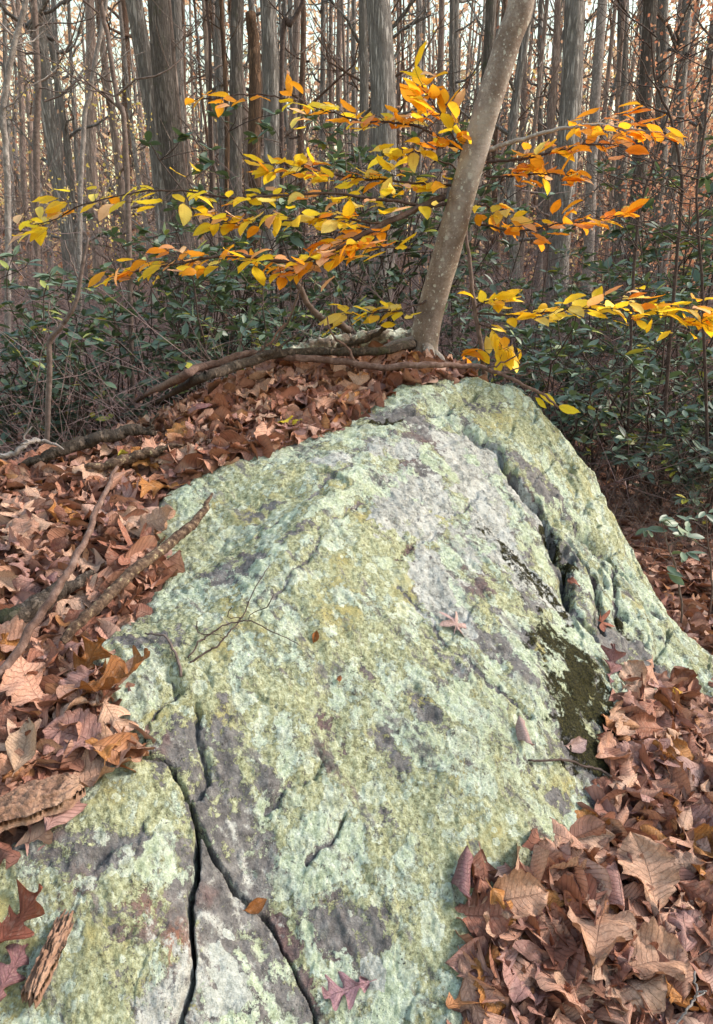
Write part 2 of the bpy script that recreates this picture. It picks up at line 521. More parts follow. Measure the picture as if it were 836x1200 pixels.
def laurel_leaf_material():
    s = NT('laurel_leaf')
    r = s.attr('rnd')
    col = s.ramp(r, [(0, (.04, .06, .05)), (.35, (.075, .115, .09)), (.7, (.115, .16, .125)), (.93, (.18, .24, .15)), (.975, (.40, .40, .06)), (1, (.6, .48, .05))])
    uvn = s.new('ShaderNodeUVMap')
    sep = s.new('ShaderNodeSeparateXYZ'); s.put(sep.inputs[0], uvn.outputs[0])
    rib = s.mr(s.math('ABSOLUTE', sep.outputs[1]), .12, .03)
    col = s.mix(s.math('MULTIPLY', rib, .5), col, (.16, .2, .1))
    return s.pbr(col, .45, None, .45, s.mix(.5, col, (.2, .3, .03)), .15)

def fleck_material(name, stops, tfac=.45):
    s = NT(name)
    col = s.ramp(s.attr('rnd'), stops)
    return s.pbr(col, .7, None, .2, col, tfac)

def ground_material():
    s = NT('forest_floor')
    n1 = s.noise(9, 8, .75)
    v = s.voro(16, s.vec((1, 1, .3)), out='Color')
    col = s.ramp(n1, [(.25, (.045, .025, .02)), (.45, (.13, .07, .055)), (.6, (.21, .115, .09)), (.8, (.32, .2, .16))])
    sepc = s.new('ShaderNodeSeparateColor'); s.put(sepc.inputs[0], v)
    col = s.mix(.5, col, s.ramp(sepc.outputs[0], [(0, (.06, .03, .025)), (.5, (.2, .1, .08)), (1, (.34, .2, .15))]))
    n = s.bump(s.noise(26, 6, .75), .05, .9)
    return s.pbr(col, .9, n, .15)

M = {}
M['rock'] = rock_material()
M['litter_obj'] = litter_material('fallen_leaf_brown', 'object')
M['litter_mass'] = litter_material('leaf_litter_mass', 'attr')
M['beech_leaf'] = beech_leaf_material()
M['beech_mass'] = beech_leaf_material('attr')
M['beech_bark'] = beech_bark_material()
M['bark_grey'] = bark_material('bark_grey', (.17, .15, .145), (.40, .37, .36), (.66, .62, .605), 20, .10, .03, moss=.15)
M['bark_dark'] = bark_material('bark_dark', (.09, .075, .07), (.22, .19, .178), (.42, .375, .355), 24, .11, .028, moss=.45)
M['bark_brown'] = bark_material('bark_brown', (.13, .075, .055), (.27, .17, .13), (.42, .29, .235), 34, .16, .016)
M['bark_smooth'] = bark_material('bark_smooth', (.22, .185, .18), (.36, .32, .31), (.48, .44, .43), 12, .6, .005)
M['bark_snag'] = bark_material('bark_snag', (.07, .045, .035), (.19, .11, .07), (.34, .21, .14), 26, .12, .03)
M['bark_far'] = bark_material('bark_far', (.26, .19, .17), (.45, .35, .315), (.65, .54, .50), 18, .15, .015)
M['twig'] = simple_noise_material('twig_bark', [(.3, (.07, .048, .042)), (.55, (.16, .12, .11)), (.8, (.28, .23, .22))], 30)
M['twig_dark'] = simple_noise_material('twig_dark', [(.3, (.035, .022, .02)), (.55, (.08, .055, .05)), (.8, (.15, .11, .1))], 40)
M['brush'] = simple_noise_material('brush_stem', [(.3, (.13, .085, .085)), (.55, (.24, .17, .172)), (.8, (.40, .31, .31))], 3)
M['log'] = bark_material('log_bark', (.05, .035, .028), (.15, .115, .095), (.27, .225, .195), 40, .5, .012, moss=.5)
M['log_pale'] = simple_noise_material('log_lichened', [(.36, (.09, .065, .05)), (.47, (.2, .155, .125)), (.53, (.40, .41, .33)), (.75, (.62, .64, .57))], 15, depth=.012)
M['stick_bark'] = simple_noise_material('stick_peeling', [(.38, (.045, .027, .02)), (.50, (.12, .075, .055)), (.60, (.2, .135, .095)), (.66, (.5, .42, .25))], 75, depth=.010)
M['stick_brown'] = simple_noise_material('stick_brown', [(.3, (.06, .035, .03)), (.5, (.15, .09, .075)), (.75, (.30, .21, .185))], 45, depth=.005)
M['rotten'] = simple_noise_material('rotten_wood', [(.25, (.09, .045, .03)), (.5, (.3, .175, .125)), (.75, (.48, .32, .24))], 36, depth=.012, vec=(1, .22, 1))
M['laurel'] = laurel_leaf_material()
M['ground'] = ground_material()
M['peach_glow_fleck'] = fleck_material('peach_glow_leaf_flecks', [(0, (.60, .31, .19)), (.5, (.82, .54, .37)), (1, (.86, .66, .42))], .5)  # warm glow of the background put into the leaf colour as peach
M['warm_fleck'] = fleck_material('autumn_leaf_flecks', [(0, (.40, .16, .10)), (.3, (.60, .30, .18)), (.6, (.74, .48, .33)), (.85, (.76, .56, .30)), (1, (.72, .56, .10))])
M['sprig_leaf'] = laurel_leaf_material()

# ------------------------------------------------------------------ the lie of the land
# (pixel x, pixel y, distance) of points on rock and litter; a smooth surface is fitted through them in plan
PTS = [
 # main face of the boulder
 (350,1200,.82),(350,1050,.98),(350,900,1.17),(340,750,1.43),(350,640,1.72),(350,560,2.02),(330,522,2.22),
 (450,1200,.84),(450,1050,1.0),(450,900,1.2),(450,750,1.48),(450,640,1.80),(450,560,2.12),(450,490,2.48),
 (550,1060,1.02),(550,900,1.23),(550,750,1.54),(550,640,1.88),(550,560,2.2),(550,500,2.5),(545,455,2.68),
 (250,900,1.13),(250,800,1.30),(250,700,1.55),(250,620,1.80),(250,560,2.02),(180,770,1.33),(190,640,1.72),
 (650,980,1.18),(640,880,1.34),(640,800,1.50),(640,700,1.80),(620,620,2.08),(610,540,2.40),(600,480,2.62),
 (700,880,1.42),(710,790,1.66),(690,700,1.93),(680,620,2.22),(660,540,2.5),
 (740,720,1.98),(790,770,1.88),(600,450,2.72),(500,455,2.66),(300,1050,.97),(290,980,1.04),
 # block and wedge in front
 (100,1200,.72),(20,1200,.72),(120,1050,.86),(20,1080,.82),(180,960,.99),(150,910,1.05),(200,1100,.84),(250,1150,.82),(225,1000,.97),(290,1140,.85),(260,1060,.92),
 # litter on the slope behind the block
 (60,900,1.06),(0,900,1.04),(0,800,1.24),(100,800,1.26),(0,700,1.5),(100,700,1.52),(0,600,1.9),(100,600,1.9),(180,690,1.56),
 (60,545,2.22),(0,560,2.12),(160,510,2.45),(250,535,2.12),(250,460,2.7),(180,560,2.1),(330,430,2.9),(330,475,2.52),(400,420,3.0),(420,470,2.6),
 (480,407,3.05),(480,440,2.78),(540,432,2.88),(500,420,2.95),
 # litter at the foot of the boulder
 (560,1130,.93),(560,1200,.85),(700,1200,.86),(836,1200,.88),(700,1050,1.07),(836,1050,1.12),(700,960,1.27),(836,920,1.45),(770,850,1.62),(836,830,1.75),(735,820,1.63),
]
SIL = [(600,450,2.72),(620,466,2.70),(644,492,2.66),(684,546,2.56),(715,590,2.50),(740,640,2.42),(770,700,2.28),(800,745,2.17),(836,775,2.08),(900,810,1.98)]
CT = [tuple(at(*p)) for p in PTS]
sil = np.array([at(*p) for p in SIL])
for i, p in enumerate(sil):
    CT.append(tuple(p))
    t = sil[min(i + 1, len(sil) - 1)] - sil[max(i - 1, 0)]
    n = np.array([-t[1], t[0]]); n = n / np.linalg.norm(n)
    if n[0] + n[1] < 0: n = -n
    for d, dz in ((.10, .16), (.25, .46), (.45, .8)):
        CT.append((p[0] + n[0] * d, p[1] + n[1] * d, max(p[2] - dz, .04)))
# the mound falls away behind the roots and on the far left, and is flat elsewhere
for (x, y, z) in [(-1.2,3.0,.62),(-.6,3.5,.75),(-.1,3.7,.85),(.35,3.7,.7),(.7,3.4,.45),(-1.6,2.6,.62),(-1.9,2.0,.6),(-1.7,1.3,.66),(-1.5,.6,.55),(-1.0,.2,.5),
                  (-2.6,2.6,.25),(-2.0,3.6,.2),(-1.0,4.3,.2),(0,4.6,.2),(.9,4.2,.1),(1.5,3.5,.03),(2.0,2.9,.02),(2.4,2.0,.06),(1.9,1.3,.16),(1.5,.7,.2),(1.0,.2,.2),(0,.3,.3),
                  (0,-.6,.2),(-1.5,-.6,.3),(1.5,-.6,.12),(-3.2,1.0,.2),(-2.6,4.6,0),(0,5.8,0),(2.4,4.8,0),(3.4,2.6,0),(3.2,.6,0),(-3.8,3,0),(-3,-1,.05),(3,-1,0),(0,-2.2,.05),(-4.6,1,0),(4.5,4.5,0),(-4.5,5.5,0)]:
    CT.append((x, y, z))
CT = np.array(CT)
MQ = .07
def _phi(r2): return np.sqrt(r2 + MQ * MQ)
A = _phi((CT[:, None, 0] - CT[None, :, 0]) ** 2 + (CT[:, None, 1] - CT[None, :, 1]) ** 2)
A += np.eye(len(CT)) * -.012
WT = np.linalg.solve(A, CT[:, 2])

def S(x, y):
    x, y = np.asarray(x, float), np.asarray(y, float)
    sh = x.shape
    xf, yf = x.ravel(), y.ravel()
    z = np.zeros(len(xf))
    for k in range(0, len(xf), 40000):
        sl_ = slice(k, k + 40000)
        z[sl_] = _phi((xf[sl_, None] - CT[None, :, 0]) ** 2 + (yf[sl_, None] - CT[None, :, 1]) ** 2) @ WT
    far = sstep(3.2, 5.2, np.hypot(xf - .1, (yf - 1.7) * .95))
    z = z * (1 - far) + far * (fbm(xf * .25, yf * .25, 5) * .12 + np.clip(yf - 12, 0, 400) * .012)
    return z.reshape(sh)

def hit(px, py, lo=.35, hi=6.0):
    """where the sight line of a pixel meets the surface"""
    d = ray(px, py)
    Y = np.linspace(lo, hi, 1200)
    zz = CAMZ + d[2] / d[1] * Y
    g = zz - S(d[0] / d[1] * Y, Y)
    i = np.argmax(g < 0) if (g < 0).any() else len(Y) - 1
    y = Y[i]
    return np.array([d[0] / d[1] * y, y, CAMZ + d[2] / d[1] * y])

def plan(line): return [tuple(hit(*p)[:2]) for p in line]

# outline of the stone in plan: litter meets it along these pixels; the far flank runs down outside the silhouette
O_L = plan([(0,1008),(45,985),(78,940),(95,908),(150,893),(172,868),(135,825),(112,775),(160,730),(200,680),(178,618),(196,575),(260,545),(330,520),(390,507),(430,483),(470,460),(505,450),(548,448)])
O_T = [tuple(p[:2]) for p in (at(560,455,2.80), at(600,448,2.86))]
O_R = []
for i, p in enumerate(sil[1:]):
    t = sil[min(i + 2, len(sil) - 1)] - sil[i]
    n = np.array([-t[1], t[0]]); n /= np.linalg.norm(n)
    if n[0] + n[1] < 0: n = -n
    O_R.append((p[0] + n[0] * .34, p[1] + n[1] * .34))
O_B = plan([(835,812),(790,800),(735,800),(722,830),(712,880),(716,930),(665,985),(600,1025),(555,1055),(545,1100),(540,1150),(528,1199)])
OUT = O_L + O_T + O_R + O_B + [(.16, .55), (.1, .35), (-.5, .3), (-.75, .45)]

def sd_out(x, y):
    d, _ = pdist(x, y, OUT + [OUT[0]])
    return np.where(inpoly(x, y, OUT), d, -d)

# fissures in plan
F1 = plan([(60,872),(120,880),(168,888),(200,905),(222,942),(243,978),(275,1035),(312,1075),(338,1125),(372,1190)]) + [(-.02, .62), (.02, .3)]
F1 = [(-1.3, 1.1)] + F1
F2 = plan([(234,955),(226,1020),(220,1090),(216,1160)]) + [(-.22, .5), (-.22, .3)]

def gline(line): return np.array(plan(line))
CRACKS = [  # polyline, depth, half width
 (gline([(543,503),(560,515),(582,532),(596,556),(612,572),(632,590),(642,615),(652,642),(660,668),(668,700)]), .060, .013),
 (gline([(668,700),(682,730),(700,760)]), .02, .012),
 (gline([(652,612),(680,622),(712,645),(730,668)]), .045, .012),
 (gline([(668,640),(690,668),(700,700),(704,735)]), .045, .010),
 (gline([(718,660),(716,700),(726,735)]), .03, .010),
 (gline([(455,505),(470,500),(500,490),(545,478),(556,462)]), .030, .008),
 (gline([(170,880),(196,845),(205,818),(200,800)]), .028, .008),
 (gline([(225,925),(240,905),(236,868),(228,835)]), .025, .006),
 (gline([(320,945),(345,905),(372,880)]), .014, .006),
 (gline([(365,1010),(392,975),(402,960)]), .012, .006),
 (gline([(330,705),(365,655),(400,622),(430,605)]), .008, .006),
 (gline([(470,690),(520,745),(575,800),(620,835)]), .008, .005),
 (gline([(490,610),(520,600),(545,590),(560,565)]), .010, .004),
 (gline([(450,655),(495,640),(515,625)]), .008, .004),
 (gline([(300,640),(350,605),(410,560)]), .006, .010),
 (gline([(120,1010),(140,985),(170,955)]), .012, .008),
]
# raised ledge right of the great crack
LEDGE = CRACKS[0][0]

RIDGE = gline([(500,470),(455,530),(405,588),(345,640),(300,700),(258,752),(228,800)])

HOLLOWS = [(*hit(px_, py_)[:2], r_, d_) for (px_, py_, r_, d_) in ((688,632,.055,.05),(668,655,.035,.045),(712,668,.03,.04),(722,715,.035,.035),(648,628,.035,.035),(600,560,.03,.025))]

def facets(x, y, cell, seed, ang=0.0, stretch=1.0):
    """broken plates: every jittered cell has its own tilt and level; also returns the nearness to a joint"""
    ca, sa = math.cos(ang), math.sin(ang)
    p, q = (x * ca + y * sa) / cell, (-x * sa + y * ca) / cell / stretch
    ip, iq = np.floor(p), np.floor(q)
    f1 = np.full(np.shape(x), 9.0); f2 = f1.copy(); val = np.zeros(np.shape(x))
    for a in (-1, 0, 1):
        for b in (-1, 0, 1):
            cx, cy = ip + a, iq + b
            jx, jy = cx + _hash(cx, cy, seed), cy + _hash(cx, cy, seed + 1)
            d = np.hypot(p - jx, q - jy)
            v = (_hash(cx, cy, seed + 2) - .5) + (p - jx) * (_hash(cx, cy, seed + 3) - .5) * 1.6 + (q - jy) * (_hash(cx, cy, seed + 4) - .5) * 1.6
            m = d < f1
            f2 = np.where(m, f1, np.minimum(f2, d))
            val = np.where(m, v, val); f1 = np.where(m, d, f1)
    return val, f2 - f1

def rock_height(x, y):
    """the stone's own surface with relief"""
    z = S(x, y)
    sd = sd_out(x, y)
    z = z - np.clip(-sd * .55, 0, .3)
    wx, wy = x + fbm(x * 12, y * 12, 31, 5, .6) * .036, y + fbm(x * 12, y * 12, 37, 5, .6) * .036
    z = z + fbm(x * 3.2, y * 3.2, 3, 4) * .028
    z = z + fbm(x * 14, y * 14, 8, 4, .55) * .006
    a = .66                                   # foliation: long low ribs running down to the right
    p, q = x * math.cos(a) + y * math.sin(a), -x * math.sin(a) + y * math.cos(a)
    z = z + (np.abs(fbm(p * 24, q * 4.0, 12, 4)) - .2) * -.011
    rt = sstep(.55, .95, x + .25 * (y - 2.0))  # rougher flank
    z = z + rt * (np.abs(fbm(p * 9, q * 5, 21, 5, .6)) - .2) * -.045
    z = z + (np.abs(fbm(x * 30 + 3, y * 30, 44, 4, .6)) - .2) * -.005
    z = z + fbm(x * 60, y * 60, 14, 4, .6) * .005
    z = z + fbm(x * 170, y * 170, 19, 2, .6) * .0018
    d, _ = pdist(wx, wy, [tuple(p) for p in RIDGE])
    z = z + .05 * np.clip(1 - d / .30, 0, 1) ** 1.15
    fx_, fy_ = x + fbm(x * 7, y * 7, 131, 4) * .05, y + fbm(x * 7, y * 7, 137, 4) * .05
    v1, e1 = facets(fx_, fy_, .20, 300, -.75, 1.8)
    v2, e2 = facets(fx_, fy_, .085, 320, -.75, 2.0)
    z = z + v1 * (.007 + .022 * rt) - np.exp(-(e1 / .05) ** 2) * (.002 + .018 * rt)
    z = z + v2 * (.003 + .008 * rt) - np.exp(-(e2 / .06) ** 2) * (.0008 + .006 * rt)
    d, sidev = pdist(wx, wy, [tuple(p) for p in LEDGE])
    z = z + np.where(sidev > 0, 1, 0) * .028 * np.exp(-(d / .13) ** 2) * sstep(0, .02, d) * sstep(2.55, 2.3, y)
    crk = np.zeros_like(z)
    for (cx, cy, rr_, dep) in HOLLOWS:
        dd = np.hypot(wx - cx, (wy - cy)) / rr_ + fbm(x * 20, y * 20, 151, 3) * .35
        kk = 1 - sstep(.55, 1.05, dd)
        z = z - dep * kk
        crk = np.maximum(crk, kk * .75)
    for i, (ln, dep, hw) in enumerate(CRACKS):
        lo, hi = ln.min(0) - .15, ln.max(0) + .15
        m = (x > lo[0]) & (x < hi[0]) & (y > lo[1]) & (y < hi[1])
        if not m.any(): continue
        d, _ = pdist(wx[m], wy[m], [tuple(p) for p in ln])
        var = .55 + .9 * vnoise(x[m] * 12, y[m] * 12, 40 + i)
        k = np.exp(-(d / (hw * var)) ** 2)
        z[m] -= dep * k * var
        z[m] -= dep * .25 * np.exp(-(d / (hw * 4)) ** 2)
        crk[m] = np.maximum(crk[m], k)
    return z, crk

def ground_height(x, y):
    z = S(x, y)
    sd = sd_out(x, y)
    return z - np.clip(sd * .9, 0, .3) - .012 + fbm(x * 2.5, y * 2.5, 61) * .012

# ------------------------------------------------------------------ ground sheet
th = np.linspace(0, 2 * math.pi, 289)[:-1]
rr = np.concatenate([[0.05], .25 * (122 / .25) ** (np.linspace(0, 1, 190))])
RR, TH = np.meshgrid(rr, th, indexing='ij')
gx, gy = RR * np.sin(TH), RR * np.cos(TH)
gz = ground_height(gx, gy)
nr, nt = RR.shape
i, j = np.meshgrid(np.arange(nr - 1), np.arange(nt), indexing='ij')
a0, b0 = i * nt + j, i * nt + (j + 1) % nt
Q = np.stack([a0, a0 + nt, b0 + nt, b0], -1).reshape(-1, 4)
V = np.stack([gx, gy, gz], -1).reshape(-1, 3)
V = np.vstack([V, [0, 0, V[:nt, 2].mean()]])
T = [[nr * nt, j, (j + 1) % nt] for j in range(nt)]
g = link('ground', make_mesh('ground', V, Q[:, ::-1], [t[::-1] for t in T][::1]), M['ground'])
tag(g, 'brown leaf-strewn forest floor with a mound around the boulder', kind='structure')

# ------------------------------------------------------------------ boulder, block and wedge
NS, NY = 700, 640
s_ = np.linspace(-.86, .92, NS)
y_ = .30 + (3.25 - .30) * ((np.exp(np.linspace(0, 1, NY) * 1.7) - 1) / (math.e ** 1.7 - 1))
SS, YY = np.meshgrid(s_, y_, indexing='xy')
RX = SS * (YY * .78 + .28)
RY = YY
RZ, CRK = rock_height(RX, RY)
SD = sd_out(RX, RY)
wx = RX + fbm(RX * 11, RY * 11, 71, 4) * .022
wy = RY + fbm(RX * 11, RY * 11, 77, 4) * .022
d1, s1 = pdist(wx, wy, F1)
d2, s2 = pdist(wx, wy, F2)
front = s1 < 0                                # right of travel along F1 = towards the camera side / left block
f1s = np.where(front, d1, -d1)                # + inside the front pieces
f2s = np.where(s2 > 0, d2, -d2)               # + on one side of F2
# decide which side of F1 holds the block
probe = hit(100, 1080)
_pd, _ps = pdist(np.array([probe[0]]), np.array([probe[1]]), F1)
if _ps[0] > 0: f1s = -f1s
probe2 = hit(120, 1100)
_pd, _ps = pdist(np.array([probe2[0]]), np.array([probe2[1]]), F2)
if _ps[0] < 0: f2s = -f2s
near2 = RY < F2[0][1] + .01
# left of the top of F2 everything in front of F1 belongs to the block
blk = np.minimum(f1s, np.where(near2, f2s, np.where(RX < F2[0][0], np.hypot(RX - F2[0][0], RY - F2[0][1]), -np.hypot(RX - F2[0][0], RY - F2[0][1]))))
wdg = np.minimum(f1s, np.where(near2, -f2s, np.where(RX < F2[0][0], -np.hypot(RX - F2[0][0], RY - F2[0][1]), np.hypot(RX - F2[0][0], RY - F2[0][1]))))
main = -f1s

WARP = fbm(RX * 15, RY * 15, 120, 6, .68) * 1.15
def blob(feats):
    """soft patches on the stone given as (pixel x, pixel y, radius m, stretch angle deg, stretch)"""
    a = np.zeros_like(RX)
    for px, py, r, ang, st, *amp in feats:
        c = hit(px, py)
        ca, sa = math.cos(R(ang)), math.sin(R(ang))
        dx, dy = RX - c[0], RY - c[1]
        p, q = (dx * ca + dy * sa) / st, (-dx * sa + dy * ca)
        a = np.maximum(a, (amp[0] if amp else 1.0) * (1 - sstep(.25, 1.6, np.hypot(p, q) / r + WARP)))
    return a

AT = {}
AT['grey'] = blob([(495,600,.11,60,2.2),(510,680,.085,100,2.2),(555,565,.11,-60,1.8),(540,640,.07,-60,1.6,.7),(590,640,.08,-50,2.5),(640,690,.05,-50,2.2),(560,530,.10,0,1),(395,548,.05,20,1.4),
                   (380,552,.05,0,1.2),(275,1050,.09,70,2.2,.45),(255,1150,.10,80,1.6,.5),(190,1165,.045,60,1.6,.9),(175,1190,.04,0,1.5,.9),(205,870,.05,80,1.5,.35),(620,590,.05,-50,2),(470,540,.07,0,1.5)])
AT['moss'] = .92 * blob([(600,650,.05,-50,2.2,.72),(640,690,.045,-52,2.4,.8),(612,668,.04,-52,2,.75),(690,820,.11,-60,1.7),(685,862,.09,-60,1.3),(665,765,.06,-50,2.4,.85),(575,625,.04,-50,2,.6),
                   (655,640,.035,-60,3),(720,720,.03,-70,2),(450,505,.03,20,2),(690,640,.05,-40,1.4)])
AT['dark'] = blob([(270,675,.05,10,1.6),(190,765,.05,0,1.8),(225,765,.04,0,1.8),(300,600,.04,20,2),(470,495,.05,0,2.2),(560,480,.04,0,2.5),(490,520,.04,30,2),(350,640,.02,40,3),
                   (720,750,.09,-35,1.7,.9),(770,790,.07,-20,2),(620,560,.03,-50,3),(650,580,.03,-50,3),(600,730,.02,-45,3,.8),(560,740,.02,-45,4,.8),(520,770,.018,-45,3,.8),
                   (385,850,.03,-50,1.4),(455,870,.03,-50,2),(395,1080,.03,30,1.4,.9),(445,1105,.025,0,1.3,.9),(385,1112,.02,0,1.5,.8),(215,880,.05,80,1.6),(260,840,.02,80,2),(265,880,.04,90,1.7),
                   (320,920,.02,0,1.5),(300,985,.015,30,2),(110,1010,.05,50,2,.6),(140,1090,.05,30,1.4,.7),(30,990,.06,0,1.8,.7),(100,990,.05,30,1.6,.6),(290,1170,.03,-50,2),(270,1020,.07,-60,2.4),(250,1090,.08,90,1.6),
                   (455,960,.02,-45,2),(500,830,.02,-45,3),(620,910,.025,0,2,.8),(600,890,.02,-40,2,.8),(690,900,.05,-60,1.5),(650,940,.02,0,1.5),(435,1090,.03,30,1.6),(500,560,.03,-50,2.5),(570,590,.02,-50,3),(430,790,.015,-45,3),(620,790,.03,-45,3)])
AT['dark'] = np.maximum(AT['dark'], sstep(.25, .9, CRK) * .9)
AT['yellow'] = blob([(280,620,.16,20,1.6),(240,800,.12,20,1.3),(330,560,.12,20,1.8),(250,760,.10,0,1.4),(420,660,.12,40,1.8),(620,500,.12,-40,1.8),(690,580,.10,-50,2),(440,760,.12,30,1.6),
                     (110,1130,.10,40,1.5),(140,930,.07,30,1.6),(15,1060,.07,0,1.4),(90,1180,.08,0,1.6),(330,810,.08,0,1.5),(520,1020,.12,20,1.4),(610,960,.07,20,1.4),(380,900,.10,0,1.6),(540,470,.06,0,1.5)])
AT['disc'] = blob([(441,1147,.026,0,1.0),(275,1160,.030,0,1.2),(268,1125,.022,0,1.1),(255,1175,.02,0,1.2),(380,552,.022,0,1.3),(270,1095,.012,0,1)])
AT['rust'] = blob([(206,1115,.022,80,1.8),(198,1165,.018,80,1.6),(90,1050,.04,30,1.3,.45),(150,1060,.04,30,1.3,.45)])

def rock_piece(name, d, gap, label, wall=.16):
    rim = .003 + .010 * vnoise(RX * 22, RY * 22, 140) ** 2
    dd = d - gap
    t = np.clip(dd / rim, 0, 1)
    Z = RZ - .006 * (1 - np.sqrt(np.clip(1 - (1 - t) ** 2, 0, 1)))
    Z = Z - sstep(0, 1, np.clip(-dd / gap, 0, 1)) * wall * (.7 + .5 * vnoise(RX * 9, RY * 9, 90))
    ok = (d > -.004) & (SD > -.30)
    ok &= ~((SD < -.12) & (RX < .75) & (RY > .7))
    q = ok[:-1, :-1] & ok[1:, :-1] & ok[:-1, 1:] & ok[1:, 1:]
    i, j = np.nonzero(q)
    a = i * NS + j
    Qd = np.stack([a, a + 1, a + NS + 1, a + NS], -1)
    used = np.unique(Qd)
    mp = np.full(NS * NY, -1); mp[used] = np.arange(len(used))
    Vv = np.stack([RX, RY, Z], -1).reshape(-1, 3)[used]
    Qd = mp[Qd]
    # skirt: every open edge runs down into the earth, so the stone is a closed lump
    e = np.concatenate([Qd[:, [0, 1]], Qd[:, [1, 2]], Qd[:, [2, 3]], Qd[:, [3, 0]]])
    key = {}
    ks = np.sort(e, 1)
    _, inv, cnt = np.unique(ks[:, 0].astype(np.int64) * len(Vv) + ks[:, 1], return_inverse=True, return_counts=True)
    be = e[cnt[inv] == 1]
    bv = np.unique(be)
    bm_ = np.full(len(Vv), -1); bm_[bv] = len(Vv) + np.arange(len(bv))
    low = Vv[bv].copy()
    cen = Vv.mean(0)
    low[:, :2] = cen[:2] + (low[:, :2] - cen[:2]) * .985
    low[:, 2] = np.minimum(low[:, 2] - .25, -.05)
    sk = np.stack([be[:, 1], be[:, 0], bm_[be[:, 0]], bm_[be[:, 1]]], -1)
    V2 = np.vstack([Vv, low])
    at_ = {k: np.concatenate([v.reshape(-1)[used], v.reshape(-1)[used][bv]]) for k, v in AT.items()}
    base = np.array([cen[0], cen[1], V2[:, 2].min()])
    o = link(name, make_mesh(name, V2 - base, np.vstack([Qd, sk]), attrs=at_), M['rock'], loc=base)
    return tag(o, label, 'rock')

gapv = .0016 + .0055 * vnoise(RX * 9, RY * 9, 99) ** 2
rock_piece('boulder', main, gapv, 'huge sloping boulder crusted with mint and yellow-green lichen and a streak of moss')
rock_piece('stone_block', blk, gapv, 'lichen-mottled stone block split off the boulder, with rust-brown stains and wood chips')
rock_piece('stone_wedge', wdg, gapv, 'narrow grey stone wedge caught between the boulder and the split block')

def surf(x, y):
    """top of stone or earth"""
    x, y = np.atleast_1d(np.asarray(x, float)), np.atleast_1d(np.asarray(y, float))
    r, _ = rock_height(x, y)
    return np.maximum(np.where(sd_out(x, y) > -.02, r, -9), ground_height(x, y))

def above(px, py, h):
    """first point on a sight line that is only h above litter or stone"""
    d = ray(px, py)
    Y = np.linspace(.4, 6.0, 1400)
    X, Z = d[0] / d[1] * Y, CAMZ + d[2] / d[1] * Y
    g = Z - S(X, Y) - h
    i = np.argmax(g < 0) if (g < 0).any() else len(Y) - 1
    return np.array([X[i], Y[i], Z[i]])

# ------------------------------------------------------------------ leaf shapes
def prof_chestnut(u):      # chestnut oak: obovate with a scalloped margin
    w = .36 * np.sin(np.pi * np.clip(u, 0, 1) ** 1.25) ** .85
    return w * (1 + .20 * np.abs(np.sin(u * 26)) - .10)
def prof_beech(u):
    return .27 * np.sin(np.pi * np.clip(u, 0, 1) ** .88) ** .9 * (1 + .03 * np.sin(u * 60))
def prof_oak(u):           # lobed oak
    w = .40 * np.sin(np.pi * np.clip(u * .97 + .02, 0, 1) ** 1.1) ** .7
    return w * (.20 + .80 * np.clip(np.sin(u * 19.0 + .6) * .6 + .55, 0, 1))
def prof_plain(u):
    return .30 * np.sin(np.pi * np.clip(u, 0, 1) ** .95)
def prof_laurel(u):
    return .20 * np.sin(np.pi * np.clip(u, 0, 1)) ** .8

def leaf_grid(prof, nu, nv, L=1.0, bend=0., fold=0., roll=0., ripple=0., twist=0., shear=.0, seed=0, stalk=0.0, pleat=0.0):
    """leaf along +Y from its stalk, face +Z, unit length"""
    r = np.random.default_rng(seed)
    u = np.linspace(0, 1, nu + 1)
    v = np.linspace(-1, 1, 2 * nv + 1)
    U, Vv = np.meshgrid(u, v, indexing='ij')
    W = np.maximum(prof(U), .006)
    asym = 1 + .12 * np.sign(Vv) * r.uniform(-1, 1)
    X = Vv * W * asym
    Y = U + np.abs(Vv) * W * shear
    Z = np.abs(X) * fold
    Z = Z + ripple * .5 * (fbm(U * 4 + seed, Vv * 1.6 + seed * .37, seed % 97 + 3, 2)) * (.3 + np.abs(Vv)) + ripple * .18 * np.sin(U * 24 + seed) * np.abs(Vv) ** 2
    Z = Z + pleat * np.sin((U - np.abs(Vv) * .16) * 62) * np.abs(Vv) * W
    # roll the margins up or under
    ra = roll * X / .35
    Z = Z + .35 * (1 - np.cos(ra)) * np.sign(roll if roll else 1)
    X = .35 * np.sin(ra) / (abs(roll) + 1e-6) * np.sign(roll) if abs(roll) > 1e-3 else X
    # bend lengthwise
    if abs(bend) > 1e-3:
        a = bend * Y
        Y2 = np.sin(a) / bend - Z * np.sin(a)
        Z = (1 - np.cos(a)) / bend + Z * np.cos(a)
        Y = Y2
    tw = twist * (U - .5)
    X, Z = X * np.cos(tw) - Z * np.sin(tw), X * np.sin(tw) + Z * np.cos(tw)
    V3 = np.stack([X, Y, Z], -1).reshape(-1, 3) * L
    n2 = 2 * nv + 1
    i, j = np.meshgrid(np.arange(nu), np.arange(2 * nv), indexing='ij')
    a = i * n2 + j
    Q = np.stack([a, a + 1, a + n2 + 1, a + n2], -1).reshape(-1, 4)
    uv = np.stack([U, Vv], -1).reshape(-1, 2)
    if stalk:
        k = len(V3)
        p0 = V3[nv]
        st = np.array([[-.008, 0, 0], [.008, 0, 0], [.006, -stalk, -.02 * stalk], [-.006, -stalk, -.02 * stalk]]) * L + p0
        V3 = np.vstack([V3, st]); Q = np.vstack([Q, [[k, k + 3, k + 2, k + 1]]])
        uv = np.vstack([uv, np.zeros((4, 2))])
    return V3, Q, uv

